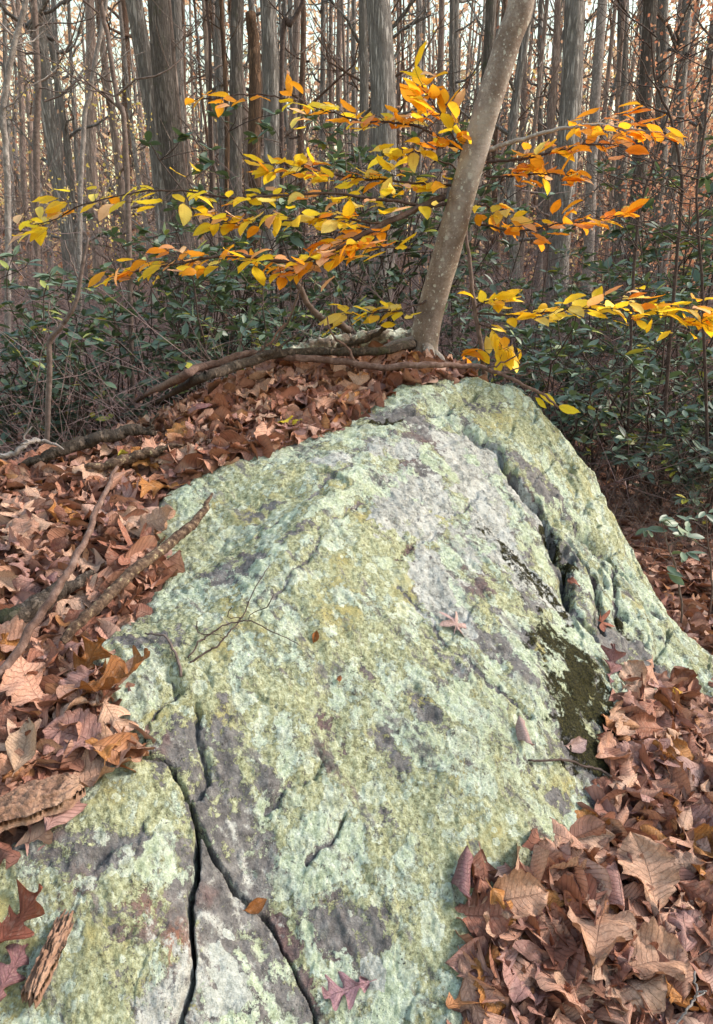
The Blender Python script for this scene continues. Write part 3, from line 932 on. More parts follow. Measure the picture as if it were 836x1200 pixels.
def maple_leaf(seed=0, curl=.4, red=False):
    """five-lobed leaf as rings of a fan round the stalk end"""
    r = np.random.default_rng(seed)
    n = 60
    a = np.linspace(-np.pi * .93, np.pi * .93, n)
    lob = np.zeros(n)
    for c, h, w in ((0, .62, .30), (.95, .55, .28), (-.95, .55, .28), (2.0, .40, .33), (-2.0, .40, .33)):
        lob = np.maximum(lob, h * np.exp(-((a - c) / w) ** 2))
    rad = .17 + lob * (1 + .08 * np.sin(a * 23))
    Vs, uv = [[0, 0, 0]], [[0, .3]]
    for k in (.4, .72, 1.0):
        for t, q in zip(a, rad):
            x, y = math.sin(t) * q * k, math.cos(t) * q * k
            z = curl * (x * x + .6 * y * y) + .09 * math.sin(5 * t + seed) * k * k
            Vs.append([x, y + .0, z]); uv.append([.3 + .4 * k, abs(math.sin(t * 2.5)) * k])
    Q, T = [], []
    for j in range(n - 1):
        T.append([0, 1 + j + 1, 1 + j])
        for k in range(2):
            b = 1 + k * n + j
            Q.append([b, b + 1, b + n + 1, b + n])
    V3 = np.array(Vs, float); V3[:, 1] += .35
    k = len(V3)
    V3 = np.vstack([V3, [[-.008, .35, 0], [.008, .35, 0], [.006, -.15, .02], [-.006, -.15, .02]]])
    Q.append([k, k + 3, k + 2, k + 1]); uv += [[0, 0]] * 4
    return V3, np.array(Q), np.array(T), np.array(uv, float)

def rot_from(dirv, up, roll=0.0):
    """columns X, Y(=leaf axis), Z(=face normal)"""
    y = np.asarray(dirv, float); y = y / np.linalg.norm(y)
    z = np.asarray(up, float); z = z - y * z.dot(y)
    z = z / (np.linalg.norm(z) + 1e-9)
    x = np.cross(y, z)
    c, s = math.cos(roll), math.sin(roll)
    x2, z2 = x * c + z * s, -x * s + z * c
    return np.stack([x2, y, z2], 1)

def place(o, M3, loc, scale):
    m = Matrix([[*(M3[i] * scale), loc[i]] for i in range(3)] + [[0, 0, 0, 1]])
    o.matrix_basis = m

def mass_from(temps, B, Ms, sz, rnd):
    pick = np.arange(len(B)) % len(temps)
    Vs, Qs, rn, uvs, off = [], [], [], [], 0
    for t, (V3, Q3, uv3) in enumerate(temps):
        m = np.nonzero(pick == t)[0]
        if not len(m): continue
        W = np.einsum('nij,kj->nki', Ms[m] * sz[m][:, None, None], V3) + B[m][:, None, :]
        k = len(V3)
        Vs.append(W.reshape(-1, 3)); Qs.append((Q3[None] + (np.arange(len(m)) * k)[:, None, None]).reshape(-1, 4) + off)
        rn.append(np.repeat(rnd[m], k)); uvs.append(np.tile(uv3, (len(m), 1))); off += len(m) * k
    return np.vstack(Vs), np.vstack(Qs), np.concatenate(rn), np.vstack(uvs)

HERO = {'chestnut': [], 'oak': [], 'plain': [], 'maple': []}
for k in range(9):
    r = np.random.default_rng(100 + k)
    V3, Q3, uv3 = leaf_grid(prof_chestnut, 30, 3, pleat=.05, bend=r.uniform(-1.0, .9), fold=r.uniform(.05, .4), roll=r.choice([-1, 1]) * r.uniform(.1, 1.5), ripple=.30, twist=r.uniform(-.9, .9), seed=k * 7 + 1, stalk=.14)
    HERO['chestnut'].append(make_mesh('fallen_leaf', V3, Q3, uv=uv3))
for k in range(7):
    r = np.random.default_rng(200 + k)
    V3, Q3, uv3 = leaf_grid(prof_oak, 30, 3, bend=r.uniform(-1.4, 1.3), fold=r.uniform(.0, .45), roll=r.choice([-1, 1]) * r.uniform(.2, 1.5), ripple=.25, twist=r.uniform(-1, 1), shear=.45, seed=k * 5 + 2, stalk=.16)
    HERO['oak'].append(make_mesh('fallen_leaf', V3, Q3, uv=uv3))
for k in range(5):
    r = np.random.default_rng(300 + k)
    V3, Q3, uv3 = leaf_grid(prof_plain, 14, 4, bend=r.uniform(-1.5, 1.5), fold=r.uniform(.1, .6), roll=r.choice([-1, 1]) * r.uniform(.5, 2.4), ripple=.2, twist=r.uniform(-1.2, 1.2), seed=k * 3 + 5, stalk=.1)
    HERO['plain'].append(make_mesh('fallen_leaf', V3, Q3, uv=uv3))
for k in range(4):
    V3, Q3, T3, uv3 = maple_leaf(k + 3, .5 if k % 2 else -.5)
    HERO['maple'].append(make_mesh('fallen_leaf', V3, Q3, T3, uv=uv3))
for kind in HERO:
    for me in HERO[kind]: me.materials.append(M['litter_obj'])

LOW = []
for k in range(10):
    r = np.random.default_rng(400 + k)
    pr = (prof_chestnut, prof_oak, prof_plain)[k % 3]
    LOW.append(leaf_grid(pr, (9, 12, 6)[k % 3], 1 if k % 3 else 2, bend=r.uniform(-1.5, 1.3), fold=r.uniform(.05, .7), roll=r.choice([-1, 1]) * r.uniform(.2, 1.6), ripple=.22, twist=r.uniform(-1, 1), shear=.4 if k % 3 == 1 else 0, seed=k + 50))
FAR = []
for k in range(4):
    r = np.random.default_rng(500 + k)
    FAR.append(leaf_grid((prof_plain, prof_chestnut)[k % 2], 3, 1, bend=r.uniform(-1.2, 1.2), fold=r.uniform(.1, .6), seed=k + 80))

def norm_at(f, x, y, e=.03):
    n = np.stack([-(f(x + e, y) - f(x - e, y)) / (2 * e), -(f(x, y + e) - f(x, y - e)) / (2 * e), np.ones_like(x)], -1)
    return n / np.linalg.norm(n, axis=-1)[:, None]

def leaf_mass(name, temps, x, y, z, nrm, size, tilt, mat, r, rnd=None):
    """many leaves as one mesh; every leaf turned about and tilted from the slope it lies on"""
    n = len(x)
    Vs, Qs, rn, uvs, off = [], [], [], [], 0
    pick = r.integers(0, len(temps), n)
    ang = r.uniform(0, 2 * math.pi, n)
    yv = np.stack([np.cos(ang), np.sin(ang), r.normal(0, tilt, n)], -1)
    up = nrm + r.normal(0, tilt, (n, 3))
    up *= np.where(r.random(n) < .45, -1, 1)[:, None]
    yv -= nrm * (yv * nrm).sum(-1)[:, None] * .7
    yv /= np.linalg.norm(yv, axis=1)[:, None]
    up -= yv * (up * yv).sum(-1)[:, None]
    up /= np.linalg.norm(up, axis=1)[:, None]
    xv = np.cross(yv, up)
    Rm = np.stack([xv, yv, up], -1) * size[:, None, None]
    C = np.stack([x, y, z], -1)
    if rnd is None: rnd = r.random(n)
    for t, (V3, Q3, uv3) in enumerate(temps):
        m = np.nonzero(pick == t)[0]
        if not len(m): continue
        Vc = V3 - np.array([0, .5, V3[:, 2].mean()])
        W = np.einsum('nij,kj->nki', Rm[m], Vc) + C[m][:, None, :]
        k = len(V3)
        Vs.append(W.reshape(-1, 3))
        Qs.append((Q3[None] + (np.arange(len(m)) * k)[:, None, None]).reshape(-1, 4) + off)
        rn.append(np.repeat(rnd[m], k)); uvs.append(np.tile(uv3, (len(m), 1)))
        off += len(m) * k
    return link(name, make_mesh(name, np.vstack(Vs), np.vstack(Qs), attrs={'rnd': np.concatenate(rn)}, uv=np.vstack(uvs)), mat)

# litter below the top layer, near by
r = np.random.default_rng(11)
x = r.uniform(-2.4, 2.4, 26000); y = r.uniform(.25, 4.6, 26000)
sd = sd_out(x, y)
keep = (sd < .0) & (np.abs(x) < y * .62 + .55)
keep &= (r.random(len(x)) < np.where(np.hypot(x, y) < 2.9, 1.0, .5))
x, y, sd = x[keep], y[keep], sd[keep]
gh = lambda a, b: ground_height(a, b)
near = leaf_mass('leaf_litter', LOW, x, y, ground_height(x, y) + r.uniform(.002, .028, len(x)), norm_at(gh, x, y), r.uniform(.07, .125, len(x)), .32, M['litter_mass'], r)
tag(near, 'deep layer of dry brown oak leaves heaped around the boulder', kind='stuff')
# litter of the forest floor farther off
x = r.uniform(-1, 1, 26000); y = 3.2 + 15 * r.random(26000) ** 1.6
x = x * (y * .62 + .8)
keep = (np.hypot(x - .1, y - 1.7) > 1.6) & (sd_out(x, y) < -.2)
x, y = x[keep], y[keep]
far = leaf_mass('leaf_carpet', FAR, x, y, ground_height(x, y) + r.uniform(.005, .04, len(x)), norm_at(gh, x, y), r.uniform(.08, .14, len(x)), .4, M['litter_mass'], r,
                np.clip(r.normal(.35, .3, len(x)), 0, 1))
tag(far, 'red-brown carpet of fallen leaves on the forest floor beyond the mound', kind='stuff')

# ------------------------------------------------------------------ single fallen leaves on top of the litter
def pix_poly_sample(poly, n, mind, r):
    P = np.array(poly, float)
    lo, hi = P.min(0), P.max(0)
    out = []
    tries = 0
    while len(out) < n and tries < 40000:
        tries += 1
        q = lo + (hi - lo) * r.random(2)
        if not inpoly(q[:1], q[1:], poly)[0]: continue
        md = mind(q[1])
        if any(abs(q[0] - o[0]) < md and abs(q[1] - o[1]) < md * .7 for o in out): continue
        out.append(q)
    return out

FOOT = [(552,1200),(565,1050),(625,1012),(700,950),(705,885),(728,800),(760,795),(836,812),(850,1010),(850,1200)]
SLOPE = [(0,548),(60,535),(150,498),(240,445),(330,425),(470,420),(520,438),(450,468),(380,505),(250,540),(185,580),(168,620),(185,680),(110,760),(120,825),(150,872),(75,905),(0,920)]
SHADE = [('pale tan', (.66, .41, .30)), ('pinkish tan', (.58, .31, .225)), ('reddish brown', (.38, .155, .105)), ('dark brown', (.23, .09, .06)),
         ('mauve-brown', (.43, .23, .205)), ('orange-brown', (.48, .205, .06))]
SHAPE = {'chestnut': 'scallop-edged oak leaf', 'oak': 'crumpled deep-lobed oak leaf', 'plain': 'small rolled smooth-edged leaf', 'maple': 'star-shaped maple leaf'}
def where(px, py, zone):
    if zone == 0:
        return 'in the litter close under the dark moss' if py < 950 else 'in the deep leaf heap below the boulder'
    return 'in the litter below the curved root' if py < 520 else 'in the litter around the peeling stick' if py < 760 else 'in the litter above the split block'
r = np.random.default_rng(23)
def drop_leaf(px, py, kind, size, zone=None, lift=.02, tilt=.3, color=None, label=None, variant=None, ang=None, flip=None, on_rock=False):
    c = hit(px, py)
    me = HERO[kind][variant if variant is not None else r.integers(len(HERO[kind]))]
    xx, yy = np.array([c[0]]), np.array([c[1]])
    f = (lambda a, b: S(a, b))
    n = norm_at(f, xx, yy)[0]
    a = r.uniform(0, 2 * math.pi) if ang is None else R(ang)
    up = n + r.normal(0, tilt, 3)
    fl = (r.random() < .35) if flip is None else flip
    yv = np.array([math.cos(a), math.sin(a), 0]); yv = yv - n * yv.dot(n) + n * r.normal(0, tilt * .5)
    M3 = rot_from(yv, -up if fl else up)
    z = surf(xx, yy)[0] if on_rock else ground_height(xx, yy)[0]
    base = np.array([c[0], c[1], z + lift])
    bb = np.array([v.co[:] for v in me.vertices]) * size
    W = bb @ M3.T
    ctr = W.mean(0)
    o = link('fallen_leaf', me)
    loc = base - ctr
    if on_rock:       # let it touch the stone
        pts = W + loc
        gap = pts[:, 2] - surf(pts[:, 0], pts[:, 1])
        loc = loc - np.array([0, 0, np.quantile(gap, .08) - .001])
    place(o, M3, loc, size)
    if zone is not None:
        k = r.choice(len(SHADE), p=[.24, .28, .19, .09, .13, .07])
        c = SHADE[k][1]
        tag(o, SHADE[k][0] + ' ' + SHAPE[kind] + ' ' + where(px, py, zone), 'leaf', SHADE[k][0] + ' ' + kind + ' leaves ' + where(px, py, zone))
    else:
        c = color
        tag(o, label, 'leaf')
    o.color = (*(np.array(c) * r.uniform(.9, 1.1)), 1)
    return o

KINDS = ['chestnut', 'oak', 'plain', 'maple']
for q in pix_poly_sample(FOOT, 130, lambda yy: 15 + (yy - 800) * .02, r):
    drop_leaf(q[0], q[1], r.choice(KINDS, p=[.5, .24, .18, .08]), r.uniform(.08, .155), 0, r.uniform(.015, .04), .30)
for q in pix_poly_sample(SLOPE, 165, lambda yy: 9 + max(yy - 430, 0) * .030, r):
    drop_leaf(q[0], q[1], r.choice(KINDS, p=[.42, .28, .2, .10]), r.uniform(.08, .15), 1, r.uniform(.025, .05), .30)

# leaves one can point to
SPECIAL = [
 (405, 1167, 'oak', .085, (.38, .21, .25), 'flat purple deep-lobed oak leaf on the boulder beside a pale lichen disc', 200, True),
 (534, 733, 'maple', .075, (.56, .38, .37), 'curled pale pink leaf lying alone on the bare grey streak of the boulder', 80, True),
 (614, 867, 'plain', .075, (.56, .38, .37), 'small folded pink leaf lying on the boulder above a thin dark twig', 120, True),
 (675, 880, 'plain', .07, (.56, .38, .37), 'small crumpled dusty-pink leaf on the edge of the dark moss', 20, True),
 (707, 730, 'maple', .07, (.29, .085, .055), 'red-brown star-shaped leaf caught on the grey ledge of the boulder', 10, True),
 (672, 688, 'plain', .06, (.29, .085, .055), 'narrow brown leaf wedged in the boulder\'s deep crack', 120, True),
 (716, 788, 'oak', .11, (.27, .13, .145), 'dark mauve leaf standing up against the dark moss', 100, True),
 (545, 1042, 'plain', .10, (.27, .13, .145), 'dark plum leaf standing on edge against the boulder\'s lichen', 95, True),
 (572, 1065, 'oak', .10, (.27, .13, .145), 'mauve lobed leaf drooping over the litter edge below the plum leaf', 300, True),
 (700, 1110, 'chestnut', .175, (.55, .315, .215), 'broad pale tan scallop-edged leaf with dark midrib on top of the heap', 70, False),
 (755, 1045, 'chestnut', .165, (.55, .315, .215), 'long flat tan scallop-edged leaf with pleated veins pointing up the heap', 85, False),
 (760, 1145, 'chestnut', .15, (.55, .315, .215), 'wide tan scalloped leaf lying flat beside the pleated long leaf', 10, False),
 (600, 1075, 'chestnut', .14, (.55, .315, .215), 'tan scalloped leaf rolled lengthwise across the boulder\'s lower edge', 10, False),
 (125, 905, 'chestnut', .16, (.55, .315, .215), 'tan pleated leaf rolled like a tube on the split block', 40, True),
 (145, 838, 'oak', .16, (.34, .125, .03), 'big glossy rust-brown oak leaf overhanging the split between block and boulder', 10, False),
 (105, 800, 'oak', .13, (.34, .125, .03), 'upright rust-orange oak leaf beside the peeling stick', 60, False),
 (32, 898, 'plain', .11, (.60, .40, .28), 'smooth pale tan leaf standing upright beside the rotten wood chunk', 95, False),
 (15, 1145, 'oak', .085, (.27, .13, .145), 'purple lobed oak leaf on the split block beside the splintered wood chip', 80, True),
 (20, 1085, 'oak', .12, (.29, .085, .055), 'curled red-brown oak leaf above the purple one on the split block', 60, True),
 (222, 498, 'maple', .12, (.27, .13, .145), 'spread purple star-shaped leaf near the mossy log', 70, False),
 (300, 1060, 'plain', .045, (.34, .125, .03), 'tiny orange-brown leaf stuck in the fissure beside the stone wedge', 30, True),
 (300, 470, 'chestnut', .15, (.55, .315, .215), 'large pale tan leaf lying flat below the curved root', 20, False),
 (335, 508, 'plain', .06, (.85, .66, .03), 'bright yellow leaf lying where the litter meets the boulder\'s upper edge', 20, False),
 (348, 510, 'plain', .05, (.85, .70, .05), 'small bright yellow leaf touching a larger yellow one at the litter edge', 160, False),
 (146, 548, 'plain', .035, (.80, .66, .08), 'tiny yellow leaf at the tip of the long bare stick', 30, False),
 (370, 756, 'plain', .032, (.42, .14, .03), 'tiny rust leaf caught on the forked twig lying on the boulder', 80, True),
 (398, 799, 'plain', .022, (.34, .11, .03), 'tiniest brown leaf fragment below the tiny rust leaf on the boulder', 100, True),
 (790, 828, 'plain', .05, (.70, .38, .03), 'small amber leaf in the litter under the dark moss', 30, False),
 (180, 632, 'chestnut', .15, (.55, .315, .215), 'long pale leaf tucked under the upper end of the peeling stick', 15, False),
]
for (px, py, kind, size, col, lab, ang, rock) in SPECIAL:
    drop_leaf(px, py, kind, size, None, (.03 if rock else .06) + (.05 if 'glossy' in lab else 0), .22, col, lab, ang=ang, flip=False, on_rock=rock)

# ------------------------------------------------------------------ forest trees
def empty(name, loc):
    o = bpy.data.objects.new(name, None)
    o.empty_display_size = .1
    COL.objects.link(o)
    o.location = loc
    return o

def limb_set(r, top_pts, rad, n, mb, spread=1.0, zmin=.35):
    """bare limbs with a few forks along the upper part of a trunk"""
    m = len(top_pts)
    for _ in range(n):
        i = int(m * r.uniform(zmin, .98)); i = min(i, m - 2)
        p = top_pts[i]
        a = r.uniform(0, 2 * math.pi)
        L = r.uniform(.7, 2.2) * spread
        d = np.array([math.cos(a), math.sin(a), r.uniform(.35, 1.1)]); d /= np.linalg.norm(d)
        e = p + d * L + np.array([0, 0, .25 * L])
        C = curve([p, p + d * L * .5 + r.normal(0, .05, 3) * L, e], 7, .12 * L, int(r.integers(1e6)))
        r0 = min(rad[i] * .45, .03 * L + .008)
        mb.tube(C, np.linspace(r0, r0 * .22, 7), 4, caps=False)
        for _k in range(3):
            q = C[r.integers(2, 6)]
            d2 = d + r.normal(0, .6, 3); d2 /= np.linalg.norm(d2)
            L2 = L * r.uniform(.25, .6)
            C2 = curve([q, q + d2 * L2 * .5, q + d2 * L2 + np.array([0, 0, .1 * L2])], 4, .08 * L2, int(r.integers(1e6)))
            mb.tube(C2, np.linspace(r0 * .4, r0 * .1, 4), 3, caps=False)

def forest_tree(px0, px1, w, dia, mat, label, r, group=None, kinks=None, H=17, k=20, low_limbs=0, name='forest_tree', depth=None):
    """trunk seen at photo column px0 (top edge) and px1 (200 px down), w pixels wide"""
    Y = (depth if depth else 1.15 * FPX * dia / w)
    a, b = at(px0, 0, Y), at(px1, 200, Y)
    d = (a - b) / (a[2] - b[2])
    gz = float(ground_height(np.array([b[0]]), np.array([Y]))[0])
    base = b + d * (gz - .06 - b[2])
    top = base + d * H
    top[0] = base[0] + (top[0] - base[0]) * .9
    n = 34
    t = np.linspace(0, 1, n) ** 1.5
    P = base[None] + (top - base)[None] * t[:, None]
    wob = curve(r.normal(0, 1, (6, 3)), n) * np.array([1, 1, 0]) * dia * .22
    P = P + wob * np.minimum(t * 8, 1)[:, None]
    if kinks:
        for (z0, dx) in kinks: P[:, 0] += dx * sstep(z0 - .5, z0 + .7, P[:, 2])
    hgt = P[:, 2] - base[2]
    rad = dia / 2 * (1.0 - .72 * np.clip(hgt / H, 0, 1) ** 1.1) * (1 + .55 * np.exp(-hgt / .22) + .1 * np.exp(-hgt / 1.0))
    root = empty(name, base)
    tag(root, label, 'tree', group)
    mb = MB(); mb.tube(P, rad, k, seed=int(r.integers(9999)), rough=.07, freq=5)
    link('trunk', mb.mesh('trunk', base), mat, root)
    mc = MB(); limb_set(r, P, rad, 7, mc, .45 + dia * 3.0, .55)
    if low_limbs: limb_set(r, P[:int(n * .6)], rad, low_limbs, mc, .5, .25)
    link('crown', mc.mesh('crown', base), mat, root)
    return root

BG = M['bark_grey']; BD = M['bark_dark']; BB = M['bark_brown']; BS = M['bark_smooth']; BF = M['bark_far']
r = np.random.default_rng(77)
# columns at the top edge and 200 px lower, width in px, real diameter
forest_tree(158, 188, 25, .40, BG, 'pale grey furrowed trunk leaning against its dark twin stem', r, k=32)
forest_tree(180, 205, 30, .46, BD, 'stout dark furrowed trunk beside the pale leaning trunk', r, k=32)
forest_tree(204, 207, 19, .36, BG, 'light grey trunk rising straight behind the stout dark trunk', r)
forest_tree(146, 152, 13, .30, BB, 'reddish-brown trunk beside the pale leaning trunk', r)
forest_tree(281, 281, 18, .26, BD, 'dark mossy trunk with laurel leaves around it, beside the orange snag', r, k=24)
forest_tree(313, 314, 24, .36, BG, 'broad light grey ridged trunk standing next to the orange snag', r, k=32)
forest_tree(443, 441, 34, .46, BG, 'thickest grey trunk behind the laurels, standing by itself', r, k=36)
forest_tree(669, 661, 28, .40, BG, 'thick grey trunk with half its side in dark moss, beside a smooth pinkish trunk', r, k=32)
forest_tree(700, 692, 14, .22, BS, 'smooth pinkish-grey trunk with a knot, beside the thick half-mossed trunk', r, low_limbs=2)
forest_tree(732, 726, 17, .32, BG, 'grey trunk with flaky bark behind the laurel sprays', r)
forest_tree(751, 744, 20, .34, BD, 'dark grey trunk partly hidden by hanging laurel sprays', r)
forest_tree(775, 768, 18, .33, BG, 'grey trunk at the edge of the orange thicket', r)
forest_tree(566, 548, 15, .19, BD, 'dark crooked trunk with a swollen bend behind the leaning beech', r, kinks=[(2.2, .12)])
forest_tree(535, 532, 13, .28, BG, 'pale slim grey trunk next to the crooked dark trunk', r)
forest_tree(517, 515, 10, .24, BF, 'slim brown trunk between thick lone trunk and the crooked one', r)
forest_tree(381, 379, 9, .24, BG, 'straight bluish-grey trunk in front of yellow foliage', r)
forest_tree(351, 347, 12, .27, BF, 'grey trunk with a dead limb leaning across it', r)
forest_tree(332, 331, 8, .20, BG, 'slender straight trunk just past the broad ridged trunk', r)
forest_tree(402, 400, 10, .26, BF, 'grey trunk with brown leaves hanging at its side', r)
forest_tree(415, 414, 8, .24, BG, 'slim pale trunk just before the thickest trunk', r)
forest_tree(646, 643, 11, .27, BF, 'brownish slim trunk beyond the leaning beech', r)
forest_tree(634, 632, 9, .25, BG, 'grey slim trunk close past the leaning beech', r)
forest_tree(582, 580, 8, .22, BG, 'thin grey trunk glimpsed just behind the leaning beech', r)
forest_tree(216, 219, 8, .22, BB, 'brown slim trunk with rusty leaves between the twin stems and the mossy trunk', r)
forest_tree(103, 112, 15, .33, BF, 'brown-grey trunk behind the spray of small yellow leaves', r)
forest_tree(67, 76, 9, .24, BG, 'straight grey trunk among sunlit far trees', r)
forest_tree(44, 47, 8, .22, BD, 'dark trunk beside the pale crooked sapling', r, low_limbs=3)
forest_tree(27, 31, 9, .26, BF, 'brown trunk behind the pale crooked sapling', r)
forest_tree(8, 14, 8, .24, BG, 'grey trunk at the edge of the wood by the pale crooked sapling', r)
forest_tree(90, 98, 6, .16, BG, 'thin wavy grey trunk near the yellow-leaved spray', r, kinks=[(4.5, -.15)])
forest_tree(252, 256, 7, .22, BF, 'slim straight trunk before the dead dark stem', r)
forest_tree(466, 464, 7, .22, BF, 'slender trunk hard by the thickest lone trunk', r)
forest_tree(492, 490, 8, .24, BG, 'pale slender trunk above the laurel thicket', r)
forest_tree(610, 606, 9, .25, BF, 'grey trunk half hidden behind the upper beech stem', r)

# broken snag and slim saplings
def stem_thing(name, pts, r0, r1, mat, label, cat, r, k=8, n=28, jit=.02, side=0, side_len=.5, group=None, mats=None):
    """slender stem through (pixel, pixel, distance) points, first point at its foot"""
    P = np.array([at(*p) for p in pts])
    C = curve(P, n, jit, int(r.integers(1e6)))
    root = empty(name, C[0])
    tag(root, label, cat, group)
    mb = MB(); mb.tube(C, np.linspace(r0, r1, n), k, seed=int(r.integers(999)), rough=.12, freq=6)
    link('stem', mb.mesh('stem', C[0]), mat, root)
    for _ in range(side):
        mb = MB()
        i = r.integers(n // 4, n - 2)
        d = np.array([r.choice([-1, 1]) * r.uniform(.4, 1), r.uniform(-.4, .4), r.uniform(.1, .9)]); d /= np.linalg.norm(d)
        L = side_len * r.uniform(.4, 1.2)
        C2 = curve([C[i], C[i] + d * L * .5 + r.normal(0, .06, 3) * L, C[i] + d * L + np.array([0, 0, .1 * L])], 7, .1 * L, int(r.integers(1e6)))
        q = min(r0 * .4, .004 + L * .006)
        mb.tube(C2, np.linspace(q, q * .3, 7), 4, caps=False)
        for _k in range(3):
            p = C2[r.integers(2, 6)]
            d2 = d + r.normal(0, .7, 3); d2 /= np.linalg.norm(d2)
            mb.tube(curve([p, p + d2 * L * .2, p + d2 * L * .42], 4, .03 * L, 1), np.linspace(q * .45, q * .2, 4), 3, caps=False)
        link('side_twig', mb.mesh('side_twig', C[0]), mat, root)
    return root

def foot(px, Y):
    """pixel row of the ground under a column at a given distance"""
    d = ray(px, 400)
    x = d[0] / d[1] * Y
    for py in range(1200, 200, -1):
        p = at(px, py, Y)
        if p[2] > float(ground_height(np.array([p[0]]), np.array([Y]))[0]) - .03: return (px, py, Y)
    return (px, 400, Y)

stem_thing('snag', [foot(300, 10.5), (299, 200, 10.5), (297, 80, 10.5), (294, 15, 10.5)], .10, .07, M['bark_snag'], 'broken orange-brown rotten snag between the mossy and the broad ridged trunk', 'snag', r, k=14, jit=.05)
stem_thing('bare_sapling', [foot(8, 7), (8, 230, 7), (3, 130, 7), (14, 60, 7), (30, 5, 7), (40, -60, 7)], .032, .02, BS, 'pale crooked sapling leaning with a forked top', 'sapling', r, side=10, side_len=.8)
stem_thing('bare_sapling', [foot(158, 6), (150, 180, 6), (140, 120, 6), (129, 50, 6), (118, -10, 6), (112, -70, 6)], .022, .016, M['twig'], 'dark slender sapling arching before the pale leaning trunk', 'sapling', r, side=12, side_len=.7)
stem_thing('bare_sapling', [foot(92, 8), (95, 195, 8), (105, 110, 8), (118, 40, 8), (126, -20, 8)], .028, .02, BS, 'pale straight sapling leaning behind the yellow-leaved spray', 'sapling', r, side=7, side_len=.7)
stem_thing('bare_sapling', [foot(46, 9), (44, 170, 9), (45, 90, 9), (40, 0, 9), (36, -80, 9)], .04, .03, M['twig'], 'dark wavy sapling with crossing side limbs', 'sapling', r, side=12, side_len=1.1)
stem_thing('bare_sapling', [foot(245, 9), (248, 120, 9), (243, 0, 9), (242, -60, 9)], .022, .014, M['twig_dark'], 'thin dark straight sapling before the slim trunks', 'sapling', r, side=9, side_len=.8)
stem_thing('bare_sapling', [foot(263, 9), (266, 150, 9), (261, 60, 9), (258, -40, 9)], .03, .024, M['bark_snag'], 'dead reddish-brown stem beside the dark mossy trunk', 'sapling', r, side=4, side_len=.5)
stem_thing('bare_sapling', [foot(330, 8), (333, 70, 8), (345, 30, 8), (358, 5, 8), (362, -40, 8)], .026, .02, M['twig_dark'], 'dark crooked limb leaning across a grey trunk', 'sapling', r, side=3, side_len=.6)
stem_thing('bare_sapling', [foot(772, 4.4), (790, 330, 4.4), (800, 230, 4.4), (790, 150, 4.4), (770, 90, 4.4), (760, 20, 4.4)], .012, .005, M['twig_dark'], 'thin dark bare sapling in front of the orange thicket', 'sapling', r, side=18, side_len=.6)
stem_thing('bare_sapling', [foot(735, 4.8), (745, 300, 4.8), (765, 200, 4.8), (790, 120, 4.8), (815, 40, 4.8)], .011, .004, M['twig_dark'], 'thin dark bare sapling leaning towards the thicket', 'sapling', r, side=18, side_len=.6)
stem_thing('bare_sapling', [foot(830, 4.2), (822, 330, 4.2), (815, 230, 4.2), (825, 130, 4.2), (836, 60, 4.2)], .010, .004, M['twig_dark'], 'dark bare sapling with fine forks past the yellow twig', 'sapling', r, side=18, side_len=.55)

# the slim stems that fill the middle distance
protos = []
for kx, (mt, dia) in enumerate(((BF, .14), (BG, .2), (BF, .26), (BB, .17), (BS, .12), (BG, .3))):
    q = np.random.default_rng(900 + kx)
    n = 20
    t = np.linspace(0, 1, n) ** 1.3
    P = np.stack([curve(q.normal(0, 1, (6, 2)), n)[:, 0] * dia * .6, curve(q.normal(0, 1, (6, 2)), n)[:, 1] * dia * .6, t * 14 - .1], -1)
    P[:, :2] -= P[0, :2]
    rad = dia / 2 * (1 - .75 * t) * (1 + .5 * np.exp(-t * 60))
    mb = MB(); mb.tube(P, rad, 10, seed=kx, rough=.06, freq=5)
    mc = MB(); limb_set(q, P, rad, 16, mc, .55 + dia * 3, .22)
    protos.append((mb.mesh('trunk'), mc.mesh('crown'), mt))
for me, mc, mt in protos:
    me.materials.append(mt); mc.materials.append(mt)
NAMES = ['thin brown-grey tree standing back in the sunlit wood', 'slim pale grey tree standing back in the sunlit wood', 'brown-grey tree of medium girth standing back in the sunlit wood',
         'slim reddish-brown tree standing back in the sunlit wood', 'thin smooth pinkish tree standing back in the sunlit wood', 'pale grey furrowed tree of medium girth standing back in the sunlit wood']
pos = []
q = np.random.default_rng(4242)
while len(pos) < 190:
    Y = 15 + 40 * q.random() ** 1.2
    X = q.uniform(-.62, .62) * Y
    if any(math.hypot(X - a, Y - b) < .9 for a, b in pos): continue
    pos.append((X, Y))
for (X, Y) in pos:
    k = int(q.integers(len(protos)))
    z = float(ground_height(np.array([X]), np.array([Y]))[0])
    root = empty('forest_tree', (X, Y, z))
    root.rotation_euler = (q.normal(0, .025), q.normal(0, .025), q.uniform(0, 6.28))
    sc = q.uniform(.8, 1.25)
    root.scale = (sc, sc, 1)
    tag(root, NAMES[k], 'tree', 'slim trees filling the wood behind')
    link('trunk', protos[k][0], None, root); link('crown', protos[k][1], None, root)

# the wood far behind that reads as one mass
mb = MB()
for _ in range(1100):
    Y = q.uniform(38, 95); X = q.uniform(-.66, .66) * Y
    z = Y * .012 - .2
    h = q.uniform(9, 18); rd = q.uniform(.05, .2)
    P = np.array([[X, Y, z], [X + q.normal(0, .3), Y, z + h * .5], [X + q.normal(0, .6), Y, z + h]])
    mb.tube(P, [rd, rd * .7, rd * .3], 5, caps=False)
    for _k in range(3):
        p = P[1] + (P[2] - P[1]) * q.random()
        d = q.normal(0, 1, 3); d[2] = abs(d[2]) + .3
        mb.tube(np.array([p, p + d * 1.0, p + d * 2.0]), [rd * .3, rd * .2, rd * .06], 3, caps=False)
fw = link('far_wood', mb.mesh('far_wood'), BF)
tag(fw, 'mass of distant bare trunks closing the view behind the wood', kind='stuff')

